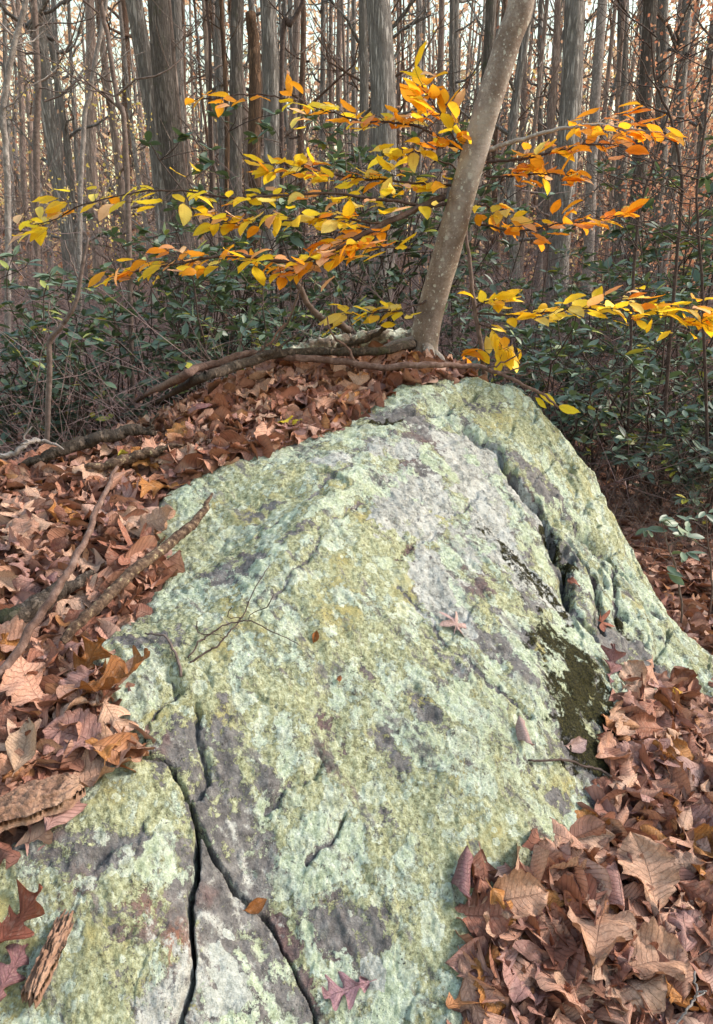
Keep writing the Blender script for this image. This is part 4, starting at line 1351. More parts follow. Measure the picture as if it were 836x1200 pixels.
def flecks(name, n, fx, mat, label, r, size=(.05, .09), rnd=None):
    x, y, z = fx(n)
    nr = r.normal(0, 1, (len(x), 3)) + np.array([0, 0, .6]); nr /= np.linalg.norm(nr, axis=1)[:, None]
    o = leaf_mass(name, FAR[:2], x, y, z, nr, r.uniform(*size, len(x)), .5, mat, r, rnd)
    return tag(o, label, kind='stuff')

def clumps(n, nc, xr, yr, zr, sig, r):
    cy = r.uniform(*yr, nc); cx = r.uniform(*xr, nc) * cy; cz = zr[0] + (zr[1] - zr[0]) * r.random(nc) ** 1.5
    k = r.integers(0, nc, n)
    return cx[k] + r.normal(0, sig, n), cy[k] + r.normal(0, sig, n), np.maximum(cz[k] + r.normal(0, sig * .55, n), .05)
r = np.random.default_rng(31)
flecks('autumn_foliage', 34000, lambda n: clumps(n, 420, (-.62, .62), (24, 62), (.2, 9.0), 1.2, r), M['warm_fleck'], 'scattered orange and copper leaves clinging to the undergrowth of the wood', r, (.10, .18))
flecks('far_canopy_glow_foliage', 60000, lambda n: clumps(n, 700, (-.64, .64), (34, 95), (1, 26), 2.2, r), M['peach_glow_fleck'], 'copper leaves in the distant canopy, tinted pale peach to stand in for the warm glow', r, (.24, .44), np.clip(r.normal(.5, .25, 60000), 0, 1))  # peach flecks cover the white sky gaps, painting a warm glow behind the trunks
flecks('copper_thicket_foliage', 13000, lambda n: clumps(n, 110, (.36, .62), (12, 24), (.2, 7.0), .6, r), M['warm_fleck'], 'dense copper-orange foliage of the thicket beyond the laurels', r, (.06, .10), np.clip(r.normal(.2, .2, 13000), 0, 1))
flecks('yellow_spray_foliage', 420, lambda n: clumps(n, 16, (-.44, -.26), (9, 12), (2.2, 4.2), .16, r), M['warm_fleck'], 'sprays of tiny yellow leaves in front of the far trunks', r, (.03, .055), np.clip(r.normal(.93, .06, 420), 0, 1))

# ------------------------------------------------------------------ the leaning beech with its leafy branches
r = np.random.default_rng(5)
BY = 3.02
trunk_px = [(497,425,BY),(497,402,BY),(503,370,BY),(520,310,BY-.02),(543,225,BY-.04),(570,130,BY-.06),(595,50,BY-.08),(612,-10,BY-.1)]
TP = np.array([at(*p) for p in trunk_px])
dirv = TP[-1] - TP[-3]
for k in range(1, 6):
    TP = np.vstack([TP, TP[-1] + dirv * (1.3 if k > 1 else .8) + np.array([-.10 * k, .02, .12 * k])])
TC = curve(TP, 90)
hz = TC[:, 2] - TC[0, 2]
TR = (.058 - .0085 * hz) * (1 + .14 * np.exp(-hz / .08) + .04 * np.exp(-hz / .3))
TR = np.maximum(TR, .02)
beech = empty('beech_tree', TC[0])
tag(beech, 'young beech leaning over the boulder, with layered branches of yellow and orange leaves', 'tree')
mb = MB(); mb.tube(TC, TR, 40, seed=3, rough=.035, freq=3)
for (ax, ay, L, rr0) in ((-.9, -.25, .34, .03), (.6, .5, .3, .032), (-.5, .8, .35, .036), (.85, -.35, .26, .03), (.15, -.95, .22, .03)):
    p = TC[4] - np.array([0, 0, .02])
    e = np.array([p[0] + ax * L, p[1] + ay * L, 0]); e[2] = float(ground_height(e[0:1], e[1:2])[0]) - .02
    mid_ = (p + e) / 2; mid_[2] = float(ground_height(mid_[0:1], mid_[1:2])[0]) + .03
    mb.tube(curve([p + np.array([0, 0, .07]), mid_, e], 12, .01, 3), np.linspace(rr0, .016, 12), 12, seed=9, rough=.1)
link('trunk', mb.mesh('trunk', TC[0]), M['beech_bark'], beech)
# limbs and thin leaves above the frame
mc = MB(); limb_set(r, TC[60:], TR[60:], 12, mc, .7, .1)
cr = link('crown', mc.mesh('crown', TC[0]), M['beech_bark'], beech)

BEECH = []
for k in range(6):
    q = np.random.default_rng(600 + k)
    V3, Q3, uv3 = leaf_grid(prof_beech, 8, 2, bend=q.uniform(-.7, .7), fold=q.uniform(.05, .35), roll=q.uniform(-.6, .6), ripple=.07, twist=q.uniform(-.5, .5), seed=k + 11, stalk=.08)
    me = make_mesh('leaf', V3, Q3, uv=uv3); me.materials.append(M['beech_leaf'])
    BEECH.append(me)
BLOW = [leaf_grid(prof_beech, 6, 1, bend=.5 - .4 * k, fold=.15 + .08 * k, roll=.4 - .3 * k, ripple=.06, twist=.4 - .3 * k, seed=k + 15, stalk=.06) for k in range(4)]
YEL = [(.96, .68, .03), (.97, .74, .05), (.95, .60, .02), (.96, .80, .22), (.90, .72, .04)]
ORA = [(.93, .37, .02), (.90, .31, .015), (.95, .45, .025), (.86, .26, .02)]
PNK = [(.92, .52, .30), (.94, .60, .42), (.90, .45, .22)]
def leaf_color(mix, q):
    u = q.random()
    pal = YEL if u < mix[0] else ORA if u < mix[0] + mix[1] else PNK
    c = np.array(pal[q.integers(len(pal))]) * q.uniform(.88, 1.08)
    return (*np.clip(c, 0, 1), 1)

def leafy_branch(tree, base, pts, nleaf, mix, q, r0=.007, t0=0.0, spread=.07, size=(.064, .104), droop=.05, mat='twig_dark', vz=.018, tip=True):
    """a branch through pixel points with real distances; leaves alternate on short side shoots, two-ranked in a flat spray"""
    P = np.array([at(*p) for p in pts])
    n = 10 * len(P)
    C = curve(P, n, .012, int(q.integers(1e6)))
    mb = MB(); mb.tube(C, np.linspace(r0, .0016, n), 6, caps=True)
    T = np.gradient(C, axis=0); T /= np.linalg.norm(T, axis=1)[:, None]
    leaves, extra = [], []
    for k in range(nleaf):
        f = t0 + (1 - t0) * ((k + q.random()) / nleaf)
        if tip and k == nleaf - 1: f = .999
        i = min(int(f * n), n - 1)
        t = T[i]
        side = np.cross(t, [0, 0, 1.0]); side /= np.linalg.norm(side) + 1e-9
        sg = 1 if k % 2 else -1
        off = q.uniform(.15, 1.0) * spread * (.35 if f > .97 else 1)
        fw_ = q.uniform(.3, 1.0)
        d = side * sg + t * fw_; d /= np.linalg.norm(d)
        b = C[i] + d * off + np.array([0, 0, q.normal(.0, vz)])
        if off > .012:
            mb.tube(np.array([C[i], (C[i] + b) / 2 + np.array([0, 0, .005]), b]), [.0018, .0014, .001], 3, caps=False)
        ld = d * .7 + t * q.uniform(.1, .6) + np.array([0, 0, q.normal(-droop, .15)]) + q.normal(0, .15, 3)
        # faces lie roughly level but lean towards the light in front
        up = np.array([q.normal(0, .25), q.normal(-.22, .27), 1.0])
        leaves.append((b, rot_from(ld, up, q.normal(0, .2)), q.uniform(*size)))
        for _e in range(int(q.random() < .8) + int(q.random() < .35)):      # smaller leaves beside it
            b2 = b + np.array([q.normal(0, .035), q.normal(0, .05), q.normal(0, .012)])
            mb.tube(np.array([b, (b + b2) / 2, b2]), [.001, .0009, .0008], 3, caps=False)
            ld2 = ld + q.normal(0, .5, 3) * np.array([1, 1, .4])
            extra.append((b2, rot_from(ld2, up + q.normal(0, .15, 3), q.normal(0, .2)), q.uniform(size[0] * .8, size[1] * .95)))
    br = link('branch', mb.mesh('branch', C[0]), M[mat], tree)
    br.location = C[0] - base
    for b, M3, sz in leaves:
        o = link('leaf', BEECH[q.integers(len(BEECH))], None, br)
        place(o, M3, b - C[0], sz)
        o.color = leaf_color(mix, q)
    if extra:
        Bx = np.array([e[0] for e in extra]) - C[0]
        V3, Q3, _rn, uv3 = mass_from(BLOW, Bx, np.array([e[1] for e in extra]), np.array([e[2] for e in extra]), np.arange(len(extra)) / 1.0)
        me = make_mesh('leaf_cluster', V3, Q3, uv=uv3)
        tints = np.array([leaf_color(mix, q) for _ in extra])
        ca = me.attributes.new('tint', 'FLOAT_COLOR', 'POINT')
        ca.data.foreach_set('color', tints[_rn.astype(int)].astype(np.float32).ravel())
        lc = link('leaf_cluster', me, M['beech_mass'], br); lc['kind'] = 'stuff'
    return br

q = np.random.default_rng(51)
B0 = TC[0]
YO, OY, OP, YP = (.85, .12), (.25, .70), (.30, .40), (.7, .1)
leafy_branch(beech, B0, [(530,238,3.0),(500,243,2.92),(460,237,2.84),(395,230,2.78),(330,233,2.72),(270,234,2.68),(215,228,2.64),(160,228,2.62),(100,242,2.6),(62,258,2.6),(36,264,2.6)], 40, (.84, .08), q, .007, .12, .08)
leafy_branch(beech, B0, [(520,232,2.98),(480,248,2.86),(440,268,2.76),(400,288,2.68),(350,305,2.6),(290,300,2.55),(240,302,2.52),(180,312,2.5),(135,322,2.5)], 44, OP, q, .014, .22, .085)
leafy_branch(beech, B0, [(545,222,3.02),(505,212,2.98),(455,208,2.95),(405,206,2.92),(355,198,2.9),(310,190,2.88)], 36, (.68, .22), q, .006, .1, .09)
leafy_branch(beech, B0, [(455,262,2.8),(420,256,2.74),(380,254,2.7),(330,258,2.66),(285,262,2.64),(255,258,2.62)], 34, (.80, .1), q, .005, .02, .09)
leafy_branch(beech, B0, [(480,290,2.84),(440,292,2.74),(400,296,2.68),(360,312,2.64),(330,322,2.62)], 24, OP, q, .005, .05, .09)
leafy_branch(beech, B0, [(560,182,3.0),(520,166,2.95),(490,150,2.92),(455,142,2.9),(415,140,2.88),(380,130,2.86),(345,118,2.84)], 27, (.35, .55), q, .006, .12, .08)
leafy_branch(beech, B0, [(345,118,2.84),(300,112,2.84),(262,112,2.84),(228,118,2.84)], 6, (.0, .8), q, .003, .2, .03)
leafy_branch(beech, B0, [(555,195,3.0),(532,160,2.97),(512,128,2.95),(494,100,2.94)], 20, (.35, .6), q, .005, .15, .075)
leafy_branch(beech, B0, [(545,205,3.05),(510,186,3.04),(480,180,3.03),(448,182,3.02)], 9, (1, 0), q, .004, .25, .05)
leafy_branch(beech, B0, [(572,176,3.0),(610,164,2.95),(650,152,2.92),(700,146,2.9),(740,150,2.9),(785,154,2.9)], 13, (.02, .95), q, .010, .42, .05, mat='beech_bark')
leafy_branch(beech, B0, [(572,190,2.98),(615,184,2.9),(655,176,2.86),(700,168,2.82),(745,175,2.8)], 22, (.1, .85), q, .006, .12, .08)
leafy_branch(beech, B0, [(568,205,2.96),(605,206,2.9),(640,202,2.87),(670,208,2.85)], 13, (.15, .75), q, .005, .15, .07)
leafy_branch(beech, B0, [(558,262,2.98),(600,272,2.9),(640,266,2.86),(685,258,2.82),(728,252,2.8)], 18, (.1, .82), q, .005, .1, .07)
leafy_branch(beech, B0, [(560,240,2.98),(585,244,2.94),(605,250,2.9)], 7, (.6, .4), q, .004, .2, .06)
leafy_branch(beech, B0, [(500,352,2.98),(470,362,2.9),(440,366,2.86),(402,370,2.82)], 12, (1, 0), q, .005, .3, .05)

# the slim sapling behind the beech with its long level twig of yellow leaves
sp = [(570,448,2.93),(562,400,2.98),(555,360,3.02),(550,320,3.05),(545,280,3.1),(548,230,3.14)]
SP_ = np.array([at(*p) for p in sp]); SPC = curve(SP_, 30, .01, 4)
SPC[0, 2] = float(surf(SPC[0:1, 0], SPC[0:1, 1])[0]) - .01
sap = empty('beech_sapling', SPC[0])
tag(sap, 'slim beech sapling with a long level twig of bright yellow leaves', 'sapling')
mb = MB(); mb.tube(SPC, np.linspace(.011, .006, 30), 8, seed=2, rough=.08)
link('stem', mb.mesh('stem', SPC[0]), M['twig'], sap)
leafy_branch(sap, SPC[0], [(556,368,3.02),(600,372,2.92),(640,369,2.86),(690,364,2.8),(740,368,2.76),(790,372,2.74),(828,380,2.72)], 44, (.88, .1), q, .005, .12, .065, vz=.02)
leafy_branch(sap, SPC[0], [(690,364,2.8),(720,352,2.77),(760,352,2.75),(810,360,2.73),(845,366,2.72)], 12, (.7, .2), q, .003, .1, .06, vz=.02)
leafy_branch(sap, SPC[0], [(555,360,3.02),(575,350,2.96),(590,352,2.92)], 7, (1, 0), q, .004, .2, .05)
leafy_branch(sap, SPC[0], [(558,378,3.0),(575,385,2.94),(585,400,2.92),(592,418,2.9)], 11, (.9, .1), q, .004, .2, .05, droop=.7)
leafy_branch(sap, SPC[0], [(562,402,2.98),(550,408,2.94),(540,412,2.92)], 3, (0, 1), q, .003, .6, .03)

# ------------------------------------------------------------------ logs, roots, sticks on the mound
r = np.random.default_rng(61)
def on(px, py, up=.0):
    c = hit(px, py)
    c[2] = float(surf(c[0:1], c[1:2])[0]) + up
    return c

def stick(name, pts, radii, mat, label, cat='stick', k=10, n=40, jit=.012, rough=.16, freq=5, forks=0, seed=1):
    P = np.array(pts)
    C = curve(P, n, jit, seed)
    rad = np.interp(np.linspace(0, 1, n), np.linspace(0, 1, len(radii)), radii)
    mb = MB(); mb.tube(C, rad, k, seed=seed, rough=rough, freq=freq)
    q = np.random.default_rng(seed)
    base = C[0]
    o = link(name, mb.mesh(name, base), mat, loc=base)
    for f in range(forks):
        i = q.integers(int(n * .3), int(n * .9))
        d = (C[min(i + 2, n - 1)] - C[i]); d /= np.linalg.norm(d) + 1e-9
        d = d * q.uniform(.2, .9) + np.array([q.normal(0, .5), q.normal(0, .3), abs(q.normal(.4, .3))]); d /= np.linalg.norm(d)
        L = q.uniform(.06, .2) * min(1, rad[i] / .006 + .25)
        m2 = MB(); m2.tube(curve([C[i], C[i] + d * L * .5, C[i] + d * L + np.array([0, 0, .02])], 8, .02, f), np.linspace(rad[i] * .5, rad[i] * .15 + .001, 8), 6)
        link('side_twig', m2.mesh('side_twig', base), mat, o)
    return tag(o, label, cat)

# lichened fallen limb against the foot of the beech
stick('fallen_log', [at(318,424,3.12), at(345,412,3.12), at(385,404,3.11), at(430,398,3.1), at(470,396,3.1), at(500,398,3.12)], [.025, .042, .052, .055, .05, .045], M['log_pale'],
      'pale lichened log lying against the foot of the leaning beech', 'log', 24, 90, .03, .22, 6, 0, 4)
curved = stick('curved_branch', [above(128,496,.07), above(165,468,.11), above(205,446,.12), above(245,426,.12), above(300,415,.10), above(340,419,.10), above(390,423,.10), above(440,430,.10), above(500,431,.10), at(548,429,2.74), at(585,436,2.72), at(625,455,2.68), at(668,484,2.64)],
      [.013, .016, .016, .015, .014, .013, .013, .013, .012, .010, .008, .006, .003], M['stick_brown'], 'long thin branch curving over the litter and past the top of the boulder', 'branch', 12, 140, .03, .16, 9, 5, 9)
for (px_, py_, Yl, dx_, sz_) in ((632, 462, 2.68, .9, .085), (655, 476, 2.65, 1.0, .085), (628, 466, 2.67, .6, .06)):
    lf = link('leaf', BEECH[int(px_) % 6], None, curved)
    place(lf, rot_from(np.array([dx_, -.2, -.45]), np.array([.2, -.75, .8])), at(px_, py_, Yl) - np.array(curved.location), sz_)
    lf.color = (.93, .76, .04, 1)
stick('exposed_root', [above(180,474,.06), above(225,448,.10), above(270,430,.12), above(320,414,.12), above(360,411,.11), above(410,412,.10), above(460,408,.08), at(488,402,3.0)], [.010, .016, .019, .018, .016, .016, .016, .02], M['log'],
      'brown root arching over the litter in front of the lichened log', 'root', 12, 60, .015, .15, 6, 2, 11)
stick('mossy_log', [above(126,506,.0), above(150,488,.04), above(195,464,.06), above(235,446,.06), above(270,432,.02)], [.02, .036, .038, .032, .016], M['log'], 'dark mossy log half buried where the litter slope begins', 'log', 16, 50, .02, .2, 5, 0, 13)
stick('fallen_branch', [at(338,318,2.98), at(352,335,2.98), at(368,358,2.99), at(388,374,3.0), at(408,388,3.04)], [.008, .012, .013, .014, .016], M['twig'], 'crooked dead branch stub rising from the lichened log', 'branch', 8, 40, .02, .15, 6, 2, 17)
stick('fallen_branch', [at(322,404,2.97), at(335,378,2.96), at(348,352,2.95), at(356,330,2.95)], [.006, .005, .004, .002], M['twig'], 'thin grey twig standing up from the roots', 'twig', 6, 24, .015, .1, 6, 2, 19)
stick('peeling_stick', [above(72,752,.05), above(112,708,.07), above(165,660,.08), above(215,618,.07), above(240,598,.07), above(249,578,.08)], [.010, .013, .0135, .013, .010, .003], M['stick_bark'],
      'thick broken stick with peeling bark lying from the litter onto the boulder', 'stick', 18, 110, .012, .10, 9, 0, 21)
stick('long_stick', [above(-8,800,.06), above(40,738,.11), above(72,690,.16), above(100,640,.20), above(120,592,.23), above(138,547,.25)], [.0095, .009, .0085, .0075, .007, .004], M['stick_brown'],
      'long bare brown stick leaning up out of the litter', 'stick', 10, 50, .012, .1, 5, 0, 23)
stick('dark_log', [above(-30,742,.04), above(20,720,.05), above(70,690,.05), above(108,668,.04)], [.02, .024, .02, .006], M['log'], 'short dark rotting log under the long bare stick', 'log', 14, 40, .02, .25, 6, 0, 27)
stick('weathered_log', [above(14,552,.02), above(60,534,.06), above(110,524,.065), above(160,513,.065), above(184,508,.06)], [.006, .017, .021, .02, .008], M['log'], 'grey weathered log lying along the edge of the litter slope', 'log', 14, 50, .02, .25, 6, 1, 29)
stick('weathered_log', [above(90,552,.04), above(130,540,.05), above(180,530,.055), above(215,522,.05)], [.005, .016, .016, .005], M['stick_bark'], 'crumbling brown log just below the grey weathered one', 'log', 12, 40, .02, .25, 6, 0, 33)
stick('pale_twig', [above(-6,538,.09), above(25,528,.10), above(48,520,.10), above(75,527,.08)], [.008, .008, .007, .003], M['bark_smooth'], 'pale bare twig lying at the end of the grey weathered log', 'twig', 8, 30, .015, .1, 6, 1, 35)
stick('bent_stick', [at(*foot(52, 3.4)), at(58,440,3.4), at(60,398,3.4), at(80,372,3.4), at(93,342,3.4), at(98,310,3.4), at(104,278,3.4)], [.015, .014, .013, .011, .010, .009, .005], M['twig'],
      'bent grey dead stick standing among the laurels', 'stick', 8, 40, .012, .12, 6, 2, 37)
stick('thin_twig', [on(620,893,.008), on(650,898,.012), on(685,906,.012), on(715,921,.02)], [.0022, .003, .003, .0035], M['twig_dark'], 'thin dark twig lying across the boulder into the leaf heap', 'twig', 6, 30, .008, .1, 6, 0, 41)
stick('thin_twig', [on(222,792,.006), on(240,778,.012), on(264,758,.02), on(300,758,.022), on(352,772,.006)], [.002, .002, .0017, .0014, .0008], M['twig_dark'], 'thin dark forked twig lying on the boulder below a tiny rust leaf', 'twig', 6, 40, .01, .1, 6, 2, 43)
stick('thin_twig', [on(214,808,.004), on(208,785,.012), on(195,768,.014), on(172,758,.01)], [.0035, .003, .0025, .002], M['twig'], 'short curved brown twig lying where the boulder splits', 'twig', 6, 30, .006, .1, 6, 0, 45)
stick('thin_twig', [on(225,795,.005), on(265,778,.012), on(290,742,.02), on(318,695,.03)], [.0025, .002, .0016, .001], M['twig_dark'], 'hair-thin twig crossing the boulder above the forked one', 'twig', 5, 40, .01, .1, 6, 1, 47)
stick('pale_twig', [above(815,1140,.09), above(818,1165,.09), above(806,1188,.09), above(790,1205,.08)], [.002, .002, .002, .002], M['bark_smooth'], 'thin pale twig lying across the leaf heap', 'twig', 6, 24, .008, .1, 6, 1, 49)
stick('fallen_branch', [at(395,405,2.97), at(430,398,2.96), at(452,385,2.95), at(458,372,2.94)], [.009, .010, .009, .004], M['log'], 'short forked stub leaning on the lichened log', 'branch', 8, 24, .012, .15, 6, 1, 51)
# rotten wood chips on the block
def chip(px, py, L, W, H, ang, label, seed, lift=0.0):
    q = np.random.default_rng(seed)
    n, m = 60, 34
    u, v = np.meshgrid(np.linspace(-1, 1, n), np.linspace(-1, 1, m), indexing='ij')
    edge = .75 + .4 * fbm(u * 2 + seed, v * 0 + seed, seed)
    X = u * L / 2 * (1 + .18 * fbm(v * 5 + seed, u * 0, seed + 1))
    Yv = v * W / 2 * edge * (1 - .35 * u ** 4)
    Z = H * np.sqrt(np.clip(1 - np.maximum(np.abs(u) ** 4, np.abs(v) ** 3), 0, 1)) * (.7 + .7 * fbm(u * 2.6, v * 9, seed + 3, 4)) + .009 * fbm(u * 3, v * 13, seed + 9, 3) + .004 * fbm(u * 14, v * 14, seed + 5)
    Z = np.maximum(Z, .001)
    lowz = np.full_like(Z, -.012)
    ca, sa = math.cos(R(ang)), math.sin(R(ang))
    c = on(px, py, lift)
    xr, yr = X * sa + Yv * ca, X * ca - Yv * sa
    zb = surf((c[0] + xr).ravel(), (c[1] + yr).ravel()).reshape(xr.shape)
    zb = .35 * zb + .65 * zb.mean() + lift
    top = np.stack([xr, yr, zb - c[2] + Z + .004], -1).reshape(-1, 3)
    bot = np.stack([xr, yr, zb - c[2] + lowz], -1).reshape(-1, 3)
    i, j = np.meshgrid(np.arange(n - 1), np.arange(m - 1), indexing='ij')
    a = i * m + j
    Qt = np.stack([a, a + m, a + m + 1, a + 1], -1).reshape(-1, 4)
    N = n * m
    rim = [i * m for i in range(n)] + [(n - 1) * m + j for j in range(1, m)] + [i * m + m - 1 for i in range(n - 2, -1, -1)] + [j for j in range(m - 2, 0, -1)]
    Qs = [[rim[k], rim[(k + 1) % len(rim)], rim[(k + 1) % len(rim)] + N, rim[k] + N] for k in range(len(rim))]
    o = link('wood_chunk', make_mesh('wood_chunk', np.vstack([top, bot]), np.vstack([Qt, Qt[:, ::-1] + N, Qs])), M['rotten'], loc=c)
    return tag(o, label, 'wood')
chip(45, 962, .15, .075, .026, 60, 'crumbling chunk of pinkish rotten wood on the split block beside the leaf slope', 5, .05)
chip(62, 1112, .125, .040, .022, 12, 'splintered upright chip of rotten wood on the split block\'s face', 9)

# ------------------------------------------------------------------ laurel shrubs
LL = []
for k in range(4):
    q = np.random.default_rng(700 + k)
    LL.append(leaf_grid(prof_laurel, 4, 1, bend=q.uniform(-.6, .3), fold=q.uniform(.1, .4), seed=k + 21))
def shrub_mesh(seed, H, W, nstem, tips, lsize=(.075, .125)):
    q = np.random.default_rng(seed)
    mb = MB()
    B, Ms, sz = [], [], []
    for s in range(nstem):
        a = q.uniform(0, 6.28); rad = W * q.uniform(.25, 1)
        top = np.array([math.cos(a) * rad, math.sin(a) * rad, H * q.uniform(.55, 1.0)])
        C = curve([[q.normal(0, .05), q.normal(0, .05), -.05], top * np.array([.35, .35, .45]) + q.normal(0, .08, 3), top], 10, .08, int(q.integers(1e6)))
        mb.tube(C, np.linspace(.011, .004, 10), 5, caps=False)
        for t in range(tips):
            i = q.integers(3, 10); p = C[i]
            d = np.array([q.normal(0, .8), q.normal(0, .8), q.uniform(.0, .9)]); d /= np.linalg.norm(d)
            L = q.uniform(.1, .38)
            e = p + d * L
            mb.tube(curve([p, p + d * L * .5 + q.normal(0, .02, 3), e], 4), np.linspace(.004, .002, 4), 3, caps=False)
            for l in range(int(q.integers(5, 10))):
                b = q.uniform(0, 6.28)
                side = np.array([math.cos(b), math.sin(b), 0])
                ld = side + d * q.uniform(.2, .8) + np.array([0, 0, q.normal(-.05, .3)])
                B.append(e - d * q.uniform(0, .05)); Ms.append(rot_from(ld, np.array([0, 0, 1.0]) + q.normal(0, .3, 3))); sz.append(q.uniform(*lsize))
    B, Ms, sz = np.array(B), np.array(Ms), np.array(sz)
    V3, Q3, rn, uv3 = mass_from(LL, B, Ms, sz, q.random(len(B)))
    fm = make_mesh('foliage', V3, Q3, attrs={'rnd': rn}, uv=uv3)
    fm.materials.append(M['laurel'])
    sm = mb.mesh('stems'); sm.materials.append(M['twig_dark'])
    return sm, fm

SHR = [shrub_mesh(801, 1.5, .75, 8, 9), shrub_mesh(802, 1.15, .8, 9, 8), shrub_mesh(803, 1.9, .7, 8, 9), shrub_mesh(804, 1.3, .9, 9, 9)]
LABS = {
 'slope': ('glossy dark green laurel growing low behind the litter slope', 'laurels behind the litter slope'),
 'trunks': ('dark green laurel growing tall among the grey trunks', 'laurels among the trunks'),
 'flank': ('dense dark laurel filling the hollow beyond the boulder\'s steep flank', 'laurels in the hollow beyond the boulder'),
}
q = np.random.default_rng(88)
def shrub(px, Y, k, sc, zone):
    d = ray(px, 330); X = d[0] / d[1] * Y
    z = float(ground_height(np.array([X]), np.array([Y]))[0])
    root = empty('laurel_shrub', (X, Y, z))
    root.rotation_euler = (0, 0, q.uniform(0, 6.28)); root.scale = (sc, sc, sc * q.uniform(.9, 1.1))
    tag(root, LABS[zone][0], 'shrub', LABS[zone][1])
    link('stems', SHR[k][0], None, root)
    f = link('foliage', SHR[k][1], None, root); f['kind'] = 'stuff'
for (px, Y, k, sc) in [(10,5.4,1,1.05),(50,6.2,0,1.1),(95,5.4,0,1.1),(130,6.4,2,1.0),(160,5.6,3,1.15),(205,5.4,0,1.15),(240,6.4,2,1.05),(265,5.8,1,1.3),(300,5.6,0,1.05),(330,5.2,3,.9),(400,5.6,0,.85),(450,5.0,1,.8),(370,4.7,1,.75)]:
    shrub(px, Y, k, sc, 'slope')
for (px, Y, k, sc) in [(270,7.0,2,1.35),(315,7.4,2,1.5),(385,7.6,2,1.45),(440,7.8,2,1.6),(490,8.0,2,1.5),(545,8.0,2,1.25),(620,7.8,2,1.0),(700,8.4,2,1.15),(770,8.6,2,1.5),(820,7.2,2,1.6),(215,7.6,2,1.2),(350,6.6,0,1.2)]:
    shrub(px, Y, k, sc, 'trunks')
for (px, Y, k, sc) in [(600,5.4,0,.85),(650,5.0,1,.95),(700,4.9,3,1.0),(755,5.2,0,1.0),(805,4.8,3,1.0),(850,4.6,1,1.0),(690,6.2,2,.85),(770,6.4,2,.9),(830,6.2,0,1.1),(570,6.0,2,.8),(880,4.0,1,.85)]:
    shrub(px, Y, k, sc, 'flank')

# tangle of bare stems in the undergrowth
q = np.random.default_rng(93)
def brush(name, n, xr, yr, hr, label, rad=(.0018, .0042), mat='brush', avoid=1.7):
    Y = q.uniform(*yr, n * 3); X = q.uniform(*xr, n * 3) * Y
    ok = np.hypot(X - .1, Y - 1.9) > avoid
    X, Y = X[ok][:n], Y[ok][:n]
    n = len(X)
    z = gz_fast(X, Y); h = q.uniform(*hr, n)
    p0 = np.stack([X, Y, z - .03], -1)
    ln = q.normal(0, .45, (n, 2)) * h[:, None]
    p2 = p0 + np.stack([ln[:, 0], ln[:, 1], h * q.uniform(.45, 1, n)], -1)
    t = np.linspace(0, 1, 6)[None, :, None]
    bow = q.normal(0, .12, (n, 3)) * h[:, None]
    C = p0[:, None] * (1 - t) + p2[:, None] * t + bow[:, None] * 4 * t * (1 - t) + q.normal(0, .012, (n, 6, 3)) * h[:, None, None]
    rd = q.uniform(*rad, n) * (Y / 5) ** .5
    mb = MB()
    mb.tubes(C, rd[:, None] * np.linspace(1, .4, 6)[None])
    for _ in range(4):
        i = q.integers(1, 5, n)
        s0 = C[np.arange(n), i]
        d = q.normal(0, 1, (n, 3)); d[:, 2] = np.abs(d[:, 2]) * .7; d /= np.linalg.norm(d, axis=1)[:, None]
        L = h * q.uniform(.2, .55, n)
        e = s0 + d * L[:, None]
        C2 = np.stack([s0, (s0 + e) / 2 + q.normal(0, .05, (n, 3)) * L[:, None], e], 1)
        mb.tubes(C2, rd[:, None] * np.array([.6, .45, .25])[None])
    return tag(link(name, mb.mesh(name), M[mat]), label, kind='stuff')
_gx, _gy = np.linspace(-16, 16, 161), np.linspace(0, 26, 131)
_GX, _GY = np.meshgrid(_gx, _gy, indexing='ij')
_GZ = ground_height(_GX, _GY)
def gz_fast(x, y):
    i = np.clip((x + 16) / .2, 0, 160).astype(int); j = np.clip(y / .2, 0, 130).astype(int)
    return _GZ[i, j]
brush('undergrowth', 1700, (-.62, .62), (4.2, 14), (.4, 1.7), 'tangle of thin mauve-grey bare stems filling the undergrowth')
brush('far_undergrowth', 2600, (-.62, .62), (7, 24), (.8, 3.4), 'hazy thicket of fine mauve-grey stems between the trunks', (.0022, .0045))
brush('hollow_undergrowth', 500, (.25, .62), (3.3, 6.0), (.2, .9), 'tangle of fallen twigs in the dark hollow beyond the boulder', (.0015, .003), 'twig', 1.75)
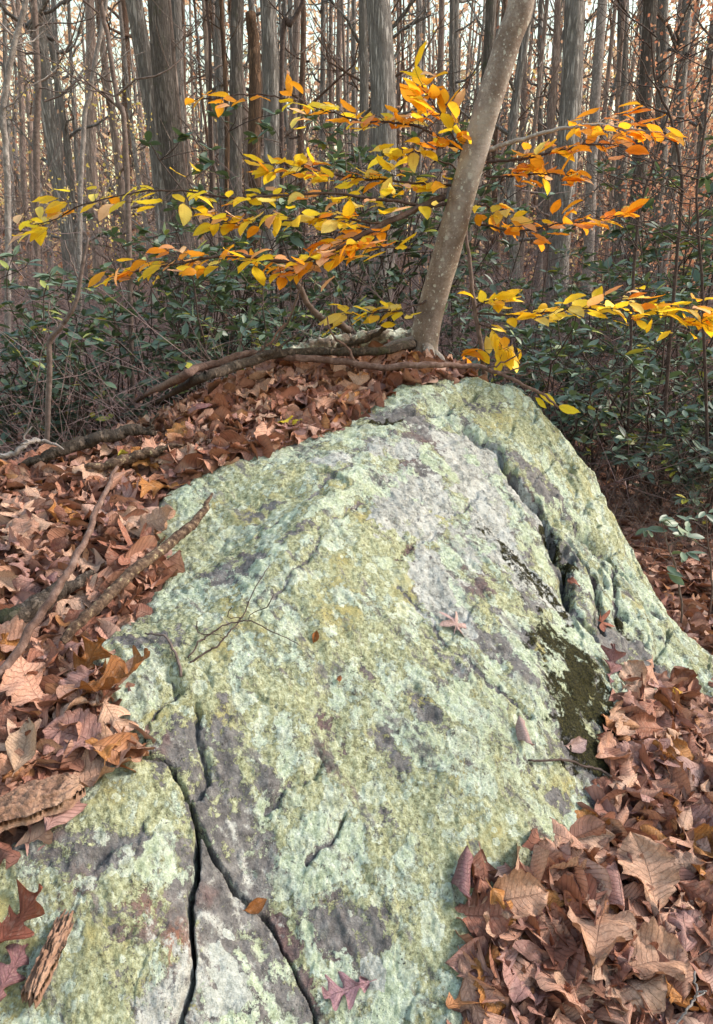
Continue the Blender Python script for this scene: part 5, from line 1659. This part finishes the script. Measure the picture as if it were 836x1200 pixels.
brush('slope_undergrowth', 260, (-.6, .05), (3.4, 5.5), (.3, 1.1), 'thin bare twigs sprouting behind the litter slope', (.0014, .0026), 'brush', 1.75)

# small laurel sprig at the boulder's steep side, its leaves one by one
SPR = []
for k in range(4):
    v = LL[k]
    me = make_mesh('leaf', *leaf_grid(prof_laurel, 8, 2, bend=-.4 + .2 * k, fold=.25, seed=k + 21)[:2], uv=leaf_grid(prof_laurel, 8, 2, bend=-.4 + .2 * k, fold=.25, seed=k + 21)[2], attrs={'rnd': np.full(9 * 5, .55 + .1 * k)})
    me.materials.append(M['sprig_leaf']); SPR.append(me)
def sprig(pts, nleaf, label, q, size=(.055, .09)):
    P = np.array([at(*p) for p in pts]); C = curve(P, 24, .01, 5)
    C[0, 2] = float(ground_height(C[0:1, 0], C[0:1, 1])[0]) - .01
    root = empty('laurel_sprig', C[0]); tag(root, label, 'plant', 'young laurel sprigs by the boulder')
    mb = MB(); mb.tube(C, np.linspace(.005, .002, 24), 6)
    ends = [C[-1]]
    for k in range(4):
        i = 10 + 3 * k; d = np.array([q.normal(0, .8), q.normal(-.2, .4), q.uniform(0, .5)]); d /= np.linalg.norm(d)
        e = C[i] + d * q.uniform(.06, .14); mb.tube(np.array([C[i], (C[i] + e) / 2, e]), [.003, .002, .0015], 4, caps=False); ends.append(e)
    link('stem', mb.mesh('stem', C[0]), M['twig'], root)
    for k in range(nleaf):
        e = ends[k % len(ends)]; b = q.uniform(0, 6.28)
        ld = np.array([math.cos(b), math.sin(b), q.normal(0, .3)])
        o = link('leaf', SPR[k % 4], None, root)
        place(o, rot_from(ld, np.array([0, -.4, 1.0]) + q.normal(0, .3, 3)), e - C[0] + q.normal(0, .008, 3), q.uniform(*size))
sprig([(800,725,2.75),(795,680,2.72),(785,640,2.7),(775,610,2.68)], 26, 'young laurel sprig with grey-green leaves beside the boulder\'s steep flank', q)
sprig([(835,700,2.9),(832,650,2.86),(828,600,2.84)], 20, 'small laurel sprig standing just past the grey-green one', q)
